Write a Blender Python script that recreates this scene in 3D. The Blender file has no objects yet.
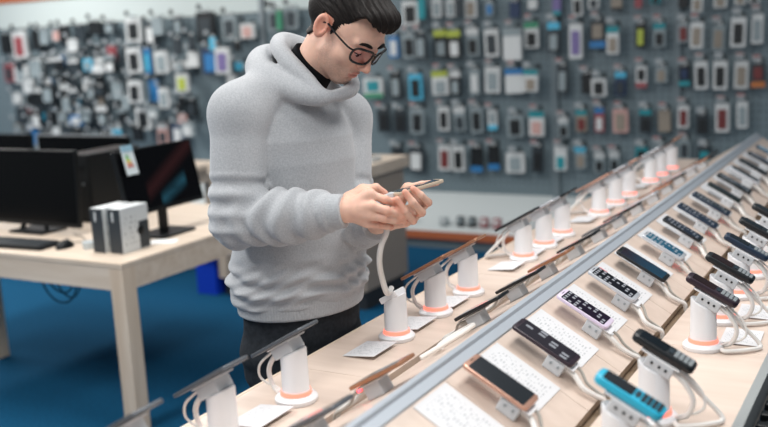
import bpy, bmesh, math, random
import numpy as np
from mathutils import Vector, Matrix

C = bpy.context.scene.collection
scene = bpy.context.scene
PI = math.pi

# ---------------------------------------------------------------- camera, world, light, exposure
cam_data = bpy.data.cameras.new('camera')
cam = bpy.data.objects.new('camera', cam_data)
C.objects.link(cam)
scene.camera = cam
cam_data.sensor_width = 36.0
cam_data.lens = 45.0
cam_data.clip_start = 0.05
cam_data.clip_end = 60
R_, U_, F_ = Vector((0.868899, 0.492311, -0.051419)), Vector((-0.048047, 0.187273, 0.981132)), Vector((-0.492652, 0.850034, -0.186376))
mw = Matrix.Identity(4)
for i in range(3):
    mw[i][0], mw[i][1], mw[i][2] = R_[i], U_[i], -F_[i]
mw[2][3] = 1.64
cam.matrix_world = mw
cam_data.dof.use_dof = True
cam_data.dof.focus_distance = 2.42
cam_data.dof.aperture_fstop = 1.9

world = bpy.data.worlds.new('shop_light')
scene.world = world
world.use_nodes = True
bg = world.node_tree.nodes['Background']
bg.inputs[0].default_value = (0.86, 0.93, 1.0, 1)
bg.inputs[1].default_value = 0.36

def area(name, loc, sx, sy, power, color=(1, 0.98, 0.95), rot=(0, 0, 0)):
    d = bpy.data.lights.new(name, 'AREA')
    d.shape = 'RECTANGLE'; d.size = sx; d.size_y = sy; d.energy = power; d.color = color
    o = bpy.data.objects.new(name, d); o.location = loc; o.rotation_euler = rot
    C.objects.link(o)
    return o
for i, (x, y, p) in enumerate([(-0.4, 0.3, 46), (-0.4, 2.6, 44), (-0.4, 4.2, 5), (-3.2, 0.8, 84), (-3.4, 3.2, 56), (-4.8, 5.2, 22), (-7.2, 3.6, 80), (-7.4, 5.2, 84)]):
    area('ceiling_panel_light', (x, y, 3.15), 0.6, 1.5, p)

scene.view_settings.view_transform = 'Standard'
scene.view_settings.look = 'None'
scene.view_settings.gamma = 1.0
scene.view_settings.exposure = 0.0

# ---------------------------------------------------------------- materials
def lin(c):
    return c / 12.92 if c <= 0.04045 else ((c + 0.055) / 1.055) ** 2.4
def rgb(h):
    h = h.lstrip('#')
    return tuple(lin(int(h[i:i + 2], 16) / 255) for i in (0, 2, 4)) + (1,)
MATS = {}
def mat(name, col, rough=0.5, metal=0.0, noise=0.0, nscale=30.0, stretch=(1, 1, 1), emit=None, estr=0.0, spec=0.5, bump=0.0, trans=0.0, coat=0.0, sheen=0.0, col2=None):
    if name in MATS: return MATS[name]
    m = bpy.data.materials.new(name); m.use_nodes = True
    nt = m.node_tree; b = nt.nodes['Principled BSDF']
    c = rgb(col)
    b.inputs['Base Color'].default_value = c
    b.inputs['Roughness'].default_value = rough
    b.inputs['Metallic'].default_value = metal
    b.inputs['Specular IOR Level'].default_value = spec
    if coat: b.inputs['Coat Weight'].default_value = coat; b.inputs['Coat Roughness'].default_value = 0.05
    if sheen: b.inputs['Sheen Weight'].default_value = sheen
    if trans: b.inputs['Transmission Weight'].default_value = trans
    if emit:
        b.inputs['Emission Color'].default_value = rgb(emit); b.inputs['Emission Strength'].default_value = estr
    if noise or bump or col2:
        tc = nt.nodes.new('ShaderNodeTexCoord'); mp = nt.nodes.new('ShaderNodeMapping'); nz = nt.nodes.new('ShaderNodeTexNoise')
        mp.inputs['Scale'].default_value = stretch
        nz.inputs['Scale'].default_value = nscale; nz.inputs['Detail'].default_value = 5
        nt.links.new(tc.outputs['Object'], mp.inputs[0]); nt.links.new(mp.outputs[0], nz.inputs['Vector'])
        if noise or col2:
            rp = nt.nodes.new('ShaderNodeValToRGB')
            rp.color_ramp.elements[0].position = 0.3; rp.color_ramp.elements[1].position = 0.7
            k2 = rgb(col2) if col2 else tuple(x * (1 - noise) for x in c[:3]) + (1,)
            k1 = c if col2 else tuple(min(1, x * (1 + noise)) for x in c[:3]) + (1,)
            rp.color_ramp.elements[0].color = k2; rp.color_ramp.elements[1].color = k1
            nt.links.new(nz.outputs['Fac'], rp.inputs[0]); nt.links.new(rp.outputs[0], b.inputs['Base Color'])
        if bump:
            bp = nt.nodes.new('ShaderNodeBump'); bp.inputs['Strength'].default_value = bump; bp.inputs['Distance'].default_value = 0.004
            nt.links.new(nz.outputs['Fac'], bp.inputs['Height']); nt.links.new(bp.outputs[0], b.inputs['Normal'])
    MATS[name] = m
    return m
def wood_mat(name, c1, c2, axis, rough=0.42):
    if name in MATS: return MATS[name]
    st = {'x': (0.9, 9, 9), 'y': (9, 0.9, 9), 'z': (9, 9, 0.9)}[axis]
    m = mat(name, c1, rough, noise=0.01, nscale=3.0, stretch=st, col2=c2)
    return m
def text_mat(name, paper, ink, scale_line, axis_line, axis_word, dens=0.5, rough=0.6):
    # rows of small print: bands along one axis, broken into words along the other
    if name in MATS: return MATS[name]
    m = bpy.data.materials.new(name); m.use_nodes = True
    nt = m.node_tree; b = nt.nodes['Principled BSDF']; b.inputs['Roughness'].default_value = rough
    tc = nt.nodes.new('ShaderNodeTexCoord'); sp = nt.nodes.new('ShaderNodeSeparateXYZ')
    nt.links.new(tc.outputs['Generated'], sp.inputs[0])
    def mth(op, a, bb=None):
        n = nt.nodes.new('ShaderNodeMath'); n.operation = op
        for i, v in enumerate((a, bb)):
            if v is None: continue
            if isinstance(v, (int, float)): n.inputs[i].default_value = v
            else: nt.links.new(v, n.inputs[i])
        return n.outputs[0]
    l = sp.outputs[axis_line]; w = sp.outputs[axis_word]
    row = mth('FRACT', mth('MULTIPLY', l, scale_line))
    inrow = mth('GREATER_THAN', row, 0.55)
    cb = nt.nodes.new('ShaderNodeCombineXYZ')
    nt.links.new(mth('FLOOR', mth('MULTIPLY', l, scale_line)), cb.inputs[0])
    nt.links.new(mth('MULTIPLY', w, 9.0), cb.inputs[1])
    nz = nt.nodes.new('ShaderNodeTexNoise'); nz.inputs['Scale'].default_value = 1.0; nz.inputs['Detail'].default_value = 2
    nt.links.new(cb.outputs[0], nz.inputs['Vector'])
    wd = mth('GREATER_THAN', nz.outputs['Fac'], dens)
    mg = mth('MULTIPLY', mth('GREATER_THAN', w, 0.1), mth('LESS_THAN', w, 0.86))
    mg = mth('MULTIPLY', mg, mth('MULTIPLY', mth('GREATER_THAN', l, 0.08), mth('LESS_THAN', l, 0.92)))
    f = mth('MULTIPLY', mth('MULTIPLY', inrow, wd), mg)
    mx = nt.nodes.new('ShaderNodeMix'); mx.data_type = 'RGBA'
    mx.inputs[6].default_value = rgb(paper); mx.inputs[7].default_value = rgb(ink)
    nt.links.new(f, mx.inputs[0]); nt.links.new(mx.outputs[2], b.inputs['Base Color'])
    MATS[name] = m
    return m

# ---------------------------------------------------------------- mesh helpers
class MB:
    def __init__(s): s.bm = bmesh.new()
    def box(s, x0, x1, y0, y1, z0, z1, bev=0.0, M=None):
        b = bmesh.new(); bmesh.ops.create_cube(b, size=1)
        for v in b.verts: v.co = Vector(((x0 + x1) / 2 + v.co.x * (x1 - x0), (y0 + y1) / 2 + v.co.y * (y1 - y0), (z0 + z1) / 2 + v.co.z * (z1 - z0)))
        if bev: bmesh.ops.bevel(b, geom=b.edges[:], offset=bev, segments=2, affect='EDGES', profile=0.5)
        return s.merge(b, M)
    def merge(s, b, M=None):
        if M is not None: bmesh.ops.transform(b, matrix=M, verts=b.verts)
        me = bpy.data.meshes.new('tmp'); b.to_mesh(me); b.free(); s.bm.from_mesh(me); bpy.data.meshes.remove(me)
        return s
    def tube(s, pts, r, n=8, cap=True, M=None):
        b = bmesh.new(); pts = [Vector(p) for p in pts]; rs = r if isinstance(r, (list, tuple)) else [r] * len(pts)
        prev = None; rings = []; ref = None
        for i, p in enumerate(pts):
            t = (pts[min(i + 1, len(pts) - 1)] - pts[max(i - 1, 0)]).normalized()
            if ref is None: ref = t.orthogonal().normalized()
            ref = (ref - t * ref.dot(t)).normalized(); q = t.cross(ref)
            rings.append([b.verts.new(p + (ref * math.cos(2 * PI * k / n) + q * math.sin(2 * PI * k / n)) * rs[i]) for k in range(n)])
        for a, c in zip(rings, rings[1:]):
            for k in range(n): b.faces.new((a[k], a[(k + 1) % n], c[(k + 1) % n], c[k]))
        if cap: b.faces.new(rings[0][::-1]); b.faces.new(rings[-1])
        return s.merge(b, M)
    def lathe(s, prof, n=24, sy=1.0, M=None, top=None):
        # prof: (r, z) bottom to top; top(x, y) moves the last ring's height
        b = bmesh.new(); rings = []
        for i, (r, z) in enumerate(prof):
            ring = []
            for k in range(n):
                x, y = r * math.cos(2 * PI * k / n), r * sy * math.sin(2 * PI * k / n)
                zz = z + (top(x, y) if top and i >= len(prof) - 2 else 0)
                ring.append(b.verts.new((x, y, zz)))
            rings.append(ring)
        for a, c in zip(rings, rings[1:]):
            for k in range(n): b.faces.new((a[k], a[(k + 1) % n], c[(k + 1) % n], c[k]))
        b.faces.new(rings[0][::-1]); b.faces.new(rings[-1])
        return s.merge(b, M)
    def slab(s, w, l, t, r, seg=5, bev=0.0012, M=None):
        # rounded rectangle plate in xy, z from 0 to t
        b = bmesh.new(); vs = []
        for cx, cy, a0 in ((w / 2 - r, l / 2 - r, 0), (-w / 2 + r, l / 2 - r, PI / 2), (-w / 2 + r, -l / 2 + r, PI), (w / 2 - r, -l / 2 + r, 1.5 * PI)):
            for k in range(seg + 1):
                a = a0 + PI / 2 * k / seg
                vs.append(b.verts.new((cx + r * math.cos(a), cy + r * math.sin(a), 0)))
        f = b.faces.new(vs); e = bmesh.ops.extrude_face_region(b, geom=[f])
        for v in e['geom']:
            if isinstance(v, bmesh.types.BMVert): v.co.z += t
        if bev:
            eds = [x for x in b.edges if abs(x.verts[0].co.z - x.verts[1].co.z) < 1e-7]
            bmesh.ops.bevel(b, geom=eds, offset=bev, segments=2, affect='EDGES', profile=0.5)
        return s.merge(b, M)
    def prism(s, poly, y0, y1, M=None):
        # polygon in xz extruded along y
        b = bmesh.new(); f = b.faces.new([b.verts.new((x, y0, z)) for x, z in poly])
        e = bmesh.ops.extrude_face_region(b, geom=[f])
        for v in e['geom']:
            if isinstance(v, bmesh.types.BMVert): v.co.y = y1
        return s.merge(b, M)
    def build(s, name, m, parent=None, smooth=False, loc=None, rot=None):
        bmesh.ops.recalc_face_normals(s.bm, faces=s.bm.faces)
        me = bpy.data.meshes.new(name); s.bm.to_mesh(me); s.bm.free()
        ms = m if isinstance(m, (list, tuple)) else [m]
        for x in ms: me.materials.append(x)
        o = bpy.data.objects.new(name, me); C.objects.link(o)
        if smooth:
            me.polygons.foreach_set('use_smooth', [True] * len(me.polygons))
            try: me.set_sharp_from_angle(angle=math.radians(40))
            except Exception: pass
        if parent: o.parent = parent
        if loc: o.location = loc
        if rot: o.rotation_euler = rot
        return o
def bez(pts, n=8):
    # smooth curve through the points
    P = [Vector(p) for p in pts]; out = []
    for i in range(len(P) - 1):
        p0, p1, p2, p3 = P[max(i - 1, 0)], P[i], P[i + 1], P[min(i + 2, len(P) - 1)]
        for k in range(n):
            t = k / n
            out.append(0.5 * ((2 * p1) + (p2 - p0) * t + (2 * p0 - 5 * p1 + 4 * p2 - p3) * t * t + (3 * p1 - p0 - 3 * p2 + p3) * t ** 3))
    out.append(P[-1]); return out
def tag(o, label=None, cat=None, group=None, kind=None):
    if label: o['label'] = label
    if cat: o['category'] = cat
    if group: o['group'] = group
    if kind: o['kind'] = kind
    return o
def thing(name, label, cat, loc=(0, 0, 0), rz=0.0, group=None):
    o = bpy.data.objects.new(name, None); C.objects.link(o); o.empty_display_size = 0.05
    o.location = loc; o.rotation_euler = (0, 0, rz)
    return tag(o, label, cat, group)
def struct(o, kind='structure'):
    o['kind'] = kind; return o
KIDS = {}
def copy_tree(o, parent=None):
    c = o.copy(); C.objects.link(c)
    if parent: c.parent = parent
    for ch in list(o.children): copy_tree(ch, c)
    return c
ORD = ['first', 'second', 'third', 'fourth', 'fifth', 'sixth', 'seventh', 'eighth', 'ninth', 'tenth', 'eleventh', 'twelfth', 'thirteenth', 'fourteenth', 'fifteenth', 'sixteenth', 'seventeenth', 'eighteenth', 'nineteenth', 'twentieth', 'twenty-first', 'twenty-second', 'twenty-third', 'twenty-fourth', 'twenty-fifth', 'twenty-sixth', 'twenty-seventh', 'twenty-eighth', 'twenty-ninth', 'thirtieth']
ORD += ['thirty-' + w for w in ORD[:9]] + ['fortieth'] + ['forty-' + w for w in ORD[:9]]

# ---------------------------------------------------------------- the room
m_carpet = mat('blue_carpet', '#10496a', 0.95, noise=0.22, nscale=60, bump=0.3, spec=0.1)
m_wall = mat('slatwall_grey', '#6b787c', 0.55, noise=0.03, nscale=4)
m_wall_white = mat('header_white', '#c2cccb', 0.6)
m_steel = mat('brushed_steel', '#9aa2a6', 0.35, 0.8)
m_white_shelf = mat('white_shelf', '#c6cccc', 0.45)
m_orange = mat('orange_strip', '#b4643f', 0.5)
m_plinth = mat('plinth_grey', '#6d7a80', 0.5)
m_maple = wood_mat('pale_maple_y', '#dccbb9', '#cdb9a5', 'y')
m_maple_x = wood_mat('pale_maple_x', '#d8c9b9', '#c8b6a3', 'x')
m_maple_z = wood_mat('pale_maple_z', '#dac9b6', '#c9b49e', 'z')

struct(MB().box(-12, 3.5, -2.0, 7.0, -0.08, 0.0).build('floor', m_carpet))
def pegboard():
    m = bpy.data.materials.new('pegboard_grey'); m.use_nodes = True
    nt = m.node_tree; b = nt.nodes['Principled BSDF']; b.inputs['Roughness'].default_value = 0.5
    tc = nt.nodes.new('ShaderNodeTexCoord'); sp = nt.nodes.new('ShaderNodeSeparateXYZ'); nt.links.new(tc.outputs['Object'], sp.inputs[0])
    def mth(op, a, bb):
        n = nt.nodes.new('ShaderNodeMath'); n.operation = op
        for i, v in enumerate((a, bb)):
            if isinstance(v, (int, float)): n.inputs[i].default_value = v
            else: nt.links.new(v, n.inputs[i])
        return n.outputs[0]
    fx = mth('ABSOLUTE', mth('SUBTRACT', mth('FRACT', mth('MULTIPLY', sp.outputs[0], 20), 0), 0.5), 0)
    fz = mth('ABSOLUTE', mth('SUBTRACT', mth('FRACT', mth('MULTIPLY', sp.outputs[2], 20), 0), 0.5), 0)
    hole = mth('MULTIPLY', mth('LESS_THAN', fx, 0.10), mth('LESS_THAN', fz, 0.18))
    mx = nt.nodes.new('ShaderNodeMix'); mx.data_type = 'RGBA'
    mx.inputs[6].default_value = rgb('#6d7d84'); mx.inputs[7].default_value = rgb('#39454b')
    nt.links.new(hole, mx.inputs[0]); nt.links.new(mx.outputs[2], b.inputs['Base Color'])
    return m
m_peg = pegboard()
struct(MB().box(-12, 3.5, 6.9, 7.0, 0.0, 3.3).build('wall_back', m_peg))
struct(MB().box(-12, -5.14, 6.885, 6.9, 1.86, 2.12, M=None).build('trim_1', m_wall_white))
struct(MB().box(-12, -5.14, 6.87, 6.9, 2.12, 2.5).build('trim_2', m_orange))
struct(MB().box(-5.07, -3.9, 6.885, 6.9, 1.86, 2.12).build('trim_3', m_wall_white))
for i, x in enumerate((-5.105, -2.46, -1.565)):
    struct(MB().box(x - 0.022, x + 0.022, 6.865, 6.9, 0.3, 2.6).build('trim_%d' % (i + 4), m_steel if i == 0 else m_plinth))

# slanted bottom shelf of the rear wall unit
t = thing('wall_shelf', 'long white slanted bottom shelf with orange price strip under the rear wall display', 'shelf', (-3.0, 6.6, 0))
MB().prism([(6.335, 0.10), (6.335, 0.132), (6.895, 0.34), (6.895, 0.30)], 0, 1).bm.free()
b = MB(); poly = [(6.34, 0.085), (6.34, 0.135), (6.895, 0.335), (6.895, 0.285)]
bmv = bmesh.new(); f = bmv.faces.new([bmv.verts.new((-6.2 + 3.0, y - 6.6, z)) for y, z in poly]); e = bmesh.ops.extrude_face_region(bmv, geom=[f])
for v in e['geom']:
    if isinstance(v, bmesh.types.BMVert): v.co.x = 3.4
b.merge(bmv); b.build('shelf_board', m_white_shelf, t)
MB().box(-3.2, 3.4, -0.275, -0.262, 0.078, 0.137).build('price_strip', m_orange, t)
MB().box(-3.2, 3.4, -0.24, 0.28, 0.0, 0.085).build('plinth', m_plinth, t)

# ---------------------------------------------------------------- hanging packs on the rear wall
PAL = {'w': '#cdd0d0', 'g': '#8b979b', 'k': '#0f1418', 'n': '#1e3355', 'b': '#2b74ad', 'c': '#4fb3d4', 'l': '#a9b549', 'e': '#3a8a68', 'r': '#94484e', 'm': '#6d2c2c', 't': '#8e8478', 'v': '#75689a', 'o': '#b26a35', 'd': '#2c353b', 'a': '#1f8a94', 'p': '#c79f98'}
CN = {'w': 'white', 'g': 'grey', 'k': 'black', 'n': 'navy', 'b': 'blue', 'c': 'light blue', 'l': 'lime', 'e': 'green', 'r': 'red', 'm': 'maroon', 't': 'taupe', 'v': 'violet', 'o': 'orange', 'd': 'charcoal', 'a': 'teal', 'p': 'pink'}
PM = {k: mat('pack_' + CN[k].replace(' ', '_'), v, 0.5) for k, v in PAL.items()}
m_ticket = mat('ticket_white', '#9aa0a3', 0.6)
m_ticket_red = mat('ticket_red', '#957674', 0.6)
m_hook = mat('hook_steel', '#3f484c', 0.5, 0.3)
PACKS=[
(0,-3.61,1.769,0.142,0.184,'w','k',None,None),
(0,-3.494,1.801,0.061,0.167,'a',None,None,None),
(0,-3.381,1.795,0.086,0.143,'w','g',None,None),
(0,-3.262,1.788,0.076,0.135,'w','g',None,None),
(0,-3.177,1.791,0.059,0.134,'d',None,None,None),
(0,-3.094,1.779,0.099,0.148,'w','t',None,None),
(0,-2.939,1.763,0.065,0.103,'g','b',None,None),
(0,-2.739,1.744,0.079,0.116,'n',None,None,None),
(0,-2.597,1.779,0.07,0.072,'w',None,None,None),
(0,-2.413,1.754,0.06,0.127,'v',None,None,'a'),
(0,-2.257,1.746,0.074,0.14,'w','k',None,None),
(0,-2.139,1.76,0.08,0.083,'w','d',None,None),
(0,-1.974,1.743,0.078,0.089,'t',None,None,'k'),
(0,-1.82,1.748,0.049,0.081,'r',None,None,None),
(0,-1.703,1.754,0.068,0.054,'a','k',None,None),
(0,-1.514,1.736,0.066,0.093,'k',None,None,None),
(0,-1.415,1.711,0.072,0.105,'w','t',None,None),
(0,-1.273,1.722,0.083,0.091,'w','t',None,None),
(0,-1.147,1.727,0.069,0.077,'w','t',None,None),
(0,-1.053,1.728,0.068,0.064,'w','k',None,None),
(1,-3.778,1.512,0.091,0.173,'b','w',None,None),
(1,-3.615,1.514,0.116,0.187,'g','k',None,None),
(1,-3.491,1.509,0.097,0.201,'d','g',None,None),
(1,-3.359,1.52,0.112,0.214,'k','g','l',None),
(1,-3.222,1.514,0.11,0.212,'k','w','l',None),
(1,-3.087,1.524,0.1,0.21,'g','k','w',None),
(1,-2.931,1.511,0.114,0.208,'w','d',None,None),
(1,-2.746,1.496,0.143,0.235,'w',None,'g',None),
(1,-2.61,1.556,0.109,0.189,'w','k','e',None),
(1,-2.425,1.534,0.091,0.215,'d','g','c',None),
(1,-2.26,1.499,0.097,0.249,'w','v',None,None),
(1,-2.112,1.542,0.116,0.196,'d','t',None,'b'),
(1,-1.99,1.495,0.086,0.195,'w','t','a',None),
(1,-1.806,1.515,0.07,0.165,'k','l',None,None),
(1,-1.675,1.516,0.082,0.163,'g','k','a',None),
(1,-1.513,1.523,0.08,0.134,'g','m',None,None),
(1,-1.407,1.505,0.085,0.173,'w','t',None,None),
(1,-1.283,1.48,0.084,0.172,'g','t',None,None),
(1,-1.149,1.513,0.095,0.196,'w','k',None,None),
(1,-1.037,1.528,0.074,0.194,'w','g',None,None),
(2,-3.983,1.19,0.179,0.162,'w','a',None,'e'),
(2,-3.777,1.202,0.101,0.2,'k','g',None,None),
(2,-3.596,1.191,0.117,0.205,'c','k',None,None),
(2,-3.373,1.219,0.14,0.187,'w','g','l',None),
(2,-3.226,1.216,0.086,0.185,'k','g','w',None),
(2,-3.082,1.221,0.084,0.198,'g','w',None,None),
(2,-2.932,1.233,0.123,0.196,'w','g',None,None),
(2,-2.753,1.222,0.145,0.186,'w',None,'b',None),
(2,-2.594,1.226,0.11,0.162,'w','t','a',None),
(2,-2.378,1.222,0.084,0.204,'d','g',None,None),
(2,-2.197,1.19,0.074,0.144,'k',None,None,None),
(2,-2.094,1.166,0.11,0.129,'w','k',None,None),
(2,-1.949,1.185,0.079,0.17,'n','d','c',None),
(2,-1.8,1.231,0.077,0.153,'w','k',None,'r'),
(2,-1.661,1.242,0.083,0.11,'g','t',None,None),
(2,-1.504,1.232,0.074,0.136,'k','n',None,'a'),
(2,-1.384,1.236,0.086,0.189,'w','k',None,None),
(2,-1.26,1.233,0.091,0.194,'w','k',None,None),
(2,-1.132,1.23,0.089,0.186,'w','t',None,None),
(2,-1.019,1.227,0.087,0.158,'d','m',None,'o'),
(3,-3.905,0.921,0.113,0.188,'d','k',None,None),
(3,-3.728,0.921,0.11,0.186,'d','k',None,None),
(3,-3.573,0.921,0.117,0.2,'g','k',None,None),
(3,-3.359,0.937,0.096,0.189,'w','k',None,None),
(3,-3.22,0.937,0.095,0.188,'g','d','w',None),
(3,-3.076,0.929,0.101,0.201,'g','k',None,None),
(3,-2.942,0.929,0.075,0.153,'w','g',None,'c'),
(3,-2.755,0.883,0.13,0.167,'g','k',None,None),
(3,-2.586,0.899,0.119,0.188,'w','p','a',None),
(3,-2.376,0.87,0.077,0.148,'g','k','w',None),
(3,-2.238,0.922,0.083,0.161,'t','m','a',None),
(3,-2.104,0.929,0.067,0.181,'r','w','b',None),
(3,-1.95,0.922,0.109,0.172,'p','t',None,None),
(3,-1.772,0.922,0.085,0.163,'d','k','a',None),
(3,-1.639,0.922,0.083,0.154,'t',None,None,None),
(3,-1.509,0.95,0.075,0.159,'w','m',None,None),
(3,-1.381,0.895,0.087,0.138,'d','k',None,None),
(3,-1.25,0.943,0.091,0.197,'w','m',None,None),
(3,-1.121,0.963,0.07,0.182,'w','g',None,None),
(4,-3.791,0.618,0.112,0.181,'d','k',None,None),
(4,-3.617,0.605,0.146,0.196,'d','w',None,None),
(4,-3.364,0.627,0.106,0.2,'w','m',None,None),
(4,-3.224,0.629,0.104,0.199,'w','k',None,None),
(4,-3.087,0.616,0.102,0.189,'k',None,None,'b'),
(4,-2.943,0.635,0.092,0.187,'k',None,None,'b'),
(4,-2.762,0.6,0.147,0.154,'w','g',None,None),
(4,-2.584,0.627,0.088,0.198,'d','k',None,None),
(4,-2.388,0.646,0.093,0.18,'w','a','w',None),
(4,-2.249,0.649,0.084,0.163,'g','t','c',None),
(4,-2.107,0.615,0.075,0.147,'g','k','w',None),
(4,-1.996,0.624,0.073,0.146,'g','k','w',None),
(4,-1.8,0.672,0.086,0.129,'a','k',None,None),
(4,-1.666,0.703,0.077,0.128,'g','d',None,None),
(4,-1.501,0.72,0.075,0.14,'g','d',None,None),
(4,-1.365,0.666,0.094,0.153,'d','a',None,None),
(10,-8.335,1.711,0.136,0.201,'k',None,None,None),
(10,-8.127,1.693,0.193,0.279,'w','r',None,None),
(10,-7.855,1.732,0.159,0.196,'k',None,None,None),
(10,-7.721,1.756,0.114,0.146,'g',None,None,None),
(10,-7.562,1.769,0.168,0.135,'g','p',None,None),
(10,-7.423,1.763,0.138,0.163,'k',None,None,None),
(10,-7.256,1.775,0.149,0.142,'d',None,None,None),
(10,-7.048,1.813,0.172,0.131,'k',None,None,None),
(10,-6.852,1.804,0.143,0.111,'d','g',None,None),
(10,-6.548,1.771,0.188,0.219,'w','k',None,None),
(10,-6.341,1.725,0.135,0.199,'d','w',None,None),
(10,-6.21,1.792,0.133,0.161,'g',None,None,None),
(10,-6.007,1.782,0.106,0.16,'d','g',None,None),
(10,-5.683,1.75,0.205,0.279,'k','d',None,None),
(10,-5.413,1.737,0.155,0.223,'g','d',None,None),
(10,-5.219,1.702,0.152,0.128,'w','p',None,None),
(11,-8.328,1.415,0.137,0.184,'r','d',None,None),
(11,-8.104,1.399,0.194,0.182,'w','g',None,None),
(11,-7.841,1.449,0.159,0.169,'g',None,None,None),
(11,-7.637,1.488,0.142,0.098,'k','d','w',None),
(11,-7.502,1.482,0.112,0.137,'k',None,'w',None),
(11,-7.335,1.455,0.137,0.136,'d',None,'w',None),
(11,-7.153,1.466,0.121,0.115,'c','g',None,None),
(11,-6.947,1.462,0.158,0.133,'w','g','w',None),
(11,-6.767,1.467,0.142,0.16,'k','w','g',None),
(11,-6.497,1.492,0.176,0.231,'w','k',None,None),
(11,-6.385,1.479,0.099,0.23,'b','c',None,None),
(11,-6.202,1.465,0.158,0.2,'w','g',None,None),
(11,-6.013,1.432,0.215,0.072,'w',None,None,None),
(11,-5.829,1.481,0.117,0.143,'w',None,None,None),
(11,-5.624,1.457,0.183,0.229,'n','b',None,None),
(11,-5.42,1.459,0.156,0.227,'w','v',None,None),
(12,-8.224,1.159,0.121,0.103,'w',None,'w',None),
(12,-8.009,1.144,0.193,0.142,'g','k',None,None),
(12,-7.855,1.167,0.19,0.171,'k',None,'w',None),
(12,-7.654,1.195,0.186,0.199,'k','g',None,None),
(12,-7.49,1.182,0.14,0.198,'k',None,'w',None),
(12,-7.345,1.184,0.111,0.098,'d',None,'w',None),
(12,-7.142,1.201,0.108,0.136,'k','g',None,None),
(12,-6.981,1.214,0.16,0.096,'k','d',None,None),
(12,-6.789,1.209,0.13,0.162,'g',None,None,None),
(12,-6.484,1.202,0.164,0.206,'w','k',None,None),
(12,-6.371,1.201,0.112,0.205,'b',None,None,None),
(12,-6.219,1.134,0.123,0.185,'w','g',None,None),
(12,-5.915,1.278,0.118,0.127,'k','d',None,None),
(12,-5.9,1.275,0.142,0.163,'w','l',None,None),
(12,-5.44,1.288,0.101,0.088,'w',None,None,None),
(12,-5.212,1.276,0.098,0.174,'w','d','g',None),
(13,-8.245,0.874,0.122,0.104,'t','g','g',None),
(13,-8.054,0.88,0.135,0.124,'n','w','g',None),
(13,-7.858,0.936,0.132,0.173,'k','w',None,None),
(13,-7.687,0.969,0.13,0.202,'k',None,'g',None),
(13,-7.537,0.931,0.113,0.14,'g','d','g',None),
(13,-7.339,0.935,0.181,0.099,'b','w',None,None),
(13,-7.156,0.975,0.163,0.118,'d','g','g',None),
(13,-6.98,0.97,0.147,0.195,'k','g','w',None),
(13,-6.765,0.967,0.105,0.135,'k',None,'g',None),
(13,-6.492,0.948,0.178,0.209,'w','k',None,None),
(13,-6.33,1.002,0.125,0.094,'g','w','g',None),
(13,-6.092,1.019,0.109,0.093,'k',None,None,None),
(13,-5.93,1.036,0.131,0.156,'k','d',None,None),
(14,-8.25,0.641,0.123,0.105,'w','d',None,None),
(14,-8.031,0.652,0.18,0.125,'w','g',None,None),
(14,-7.871,0.656,0.118,0.145,'d',None,None,None),
(14,-7.694,0.678,0.13,0.143,'d','k','g',None),
(14,-7.537,0.7,0.114,0.101,'d',None,'g',None),
(14,-7.347,0.738,0.154,0.1,'k','g','g',None),
(14,-7.174,0.748,0.123,0.139,'g','k',None,None),
(14,-6.978,0.773,0.134,0.196,'w','k',None,None),
(14,-6.818,0.76,0.106,0.166,'c','d',None,None),
(14,-6.551,0.8,0.128,0.134,'k',None,None,None),
(14,-6.313,0.797,0.125,0.189,'p','d','w',None),
(14,-6.119,0.794,0.135,0.187,'n','w',None,None),
(14,-5.919,0.845,0.155,0.129,'g','w',None,None),
(11,-8.089,1.499,0.089,0.08,'d',None,None,None),
(11,-7.905,1.484,0.117,0.129,'k',None,None,None),
(11,-7.729,1.499,0.086,0.079,'d',None,None,None),
(11,-7.56,1.52,0.098,0.098,'b',None,None,None),
(11,-7.398,1.525,0.083,0.077,'g',None,None,None),
(11,-7.231,1.553,0.095,0.125,'d',None,None,None),
(11,-7.053,1.589,0.12,0.095,'k',None,None,None),
(11,-6.861,1.561,0.117,0.15,'r',None,None,None),
(11,-6.641,1.553,0.102,0.149,'d',None,None,None),
(11,-6.001,1.599,0.095,0.143,'d',None,None,None),
(11,-5.794,1.623,0.07,0.141,'d',None,None,None),
(11,-5.553,1.607,0.068,0.113,'c',None,None,None),
(11,-5.318,1.575,0.066,0.086,'k',None,None,None),
(12,-7.919,1.282,0.132,0.131,'w',None,None,None),
(12,-7.742,1.288,0.086,0.1,'w',None,None,None),
(12,-7.573,1.323,0.113,0.079,'k',None,None,None),
(12,-7.412,1.289,0.097,0.098,'d',None,None,None),
(12,-7.246,1.276,0.082,0.126,'w',None,None,None),
(12,-7.067,1.306,0.121,0.096,'k',None,None,None),
(12,-6.872,1.325,0.079,0.152,'g',None,None,None),
(12,-6.652,1.294,0.115,0.122,'d',None,None,None),
(12,-6.006,1.387,0.072,0.118,'g',None,None,None),
(12,-5.32,1.404,0.077,0.07,'c',None,None,None),
(13,-8.127,0.981,0.135,0.165,'d',None,None,None),
(13,-7.941,0.965,0.103,0.082,'c',None,None,None),
(13,-7.763,0.976,0.116,0.162,'w',None,None,None),
(13,-7.589,1.064,0.114,0.16,'d',None,None,None),
(13,-7.424,1.086,0.098,0.129,'g',None,None,None),
(13,-7.258,1.045,0.11,0.157,'d',None,None,None),
(13,-7.078,1.093,0.081,0.156,'t',None,None,None),
(13,-6.883,1.077,0.092,0.077,'k',None,None,None),
(13,-6.66,1.099,0.09,0.124,'g',None,None,None),
(13,-6.014,1.099,0.072,0.092,'k',None,None,None),
(14,-8.147,0.712,0.121,0.136,'d',None,None,None),
(14,-7.955,0.764,0.104,0.165,'b',None,None,None),
(14,-7.777,0.755,0.117,0.133,'k',None,None,None),
(14,-7.604,0.814,0.1,0.101,'w',None,None,None),
(14,-7.438,0.829,0.113,0.13,'d',None,None,None),
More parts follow.
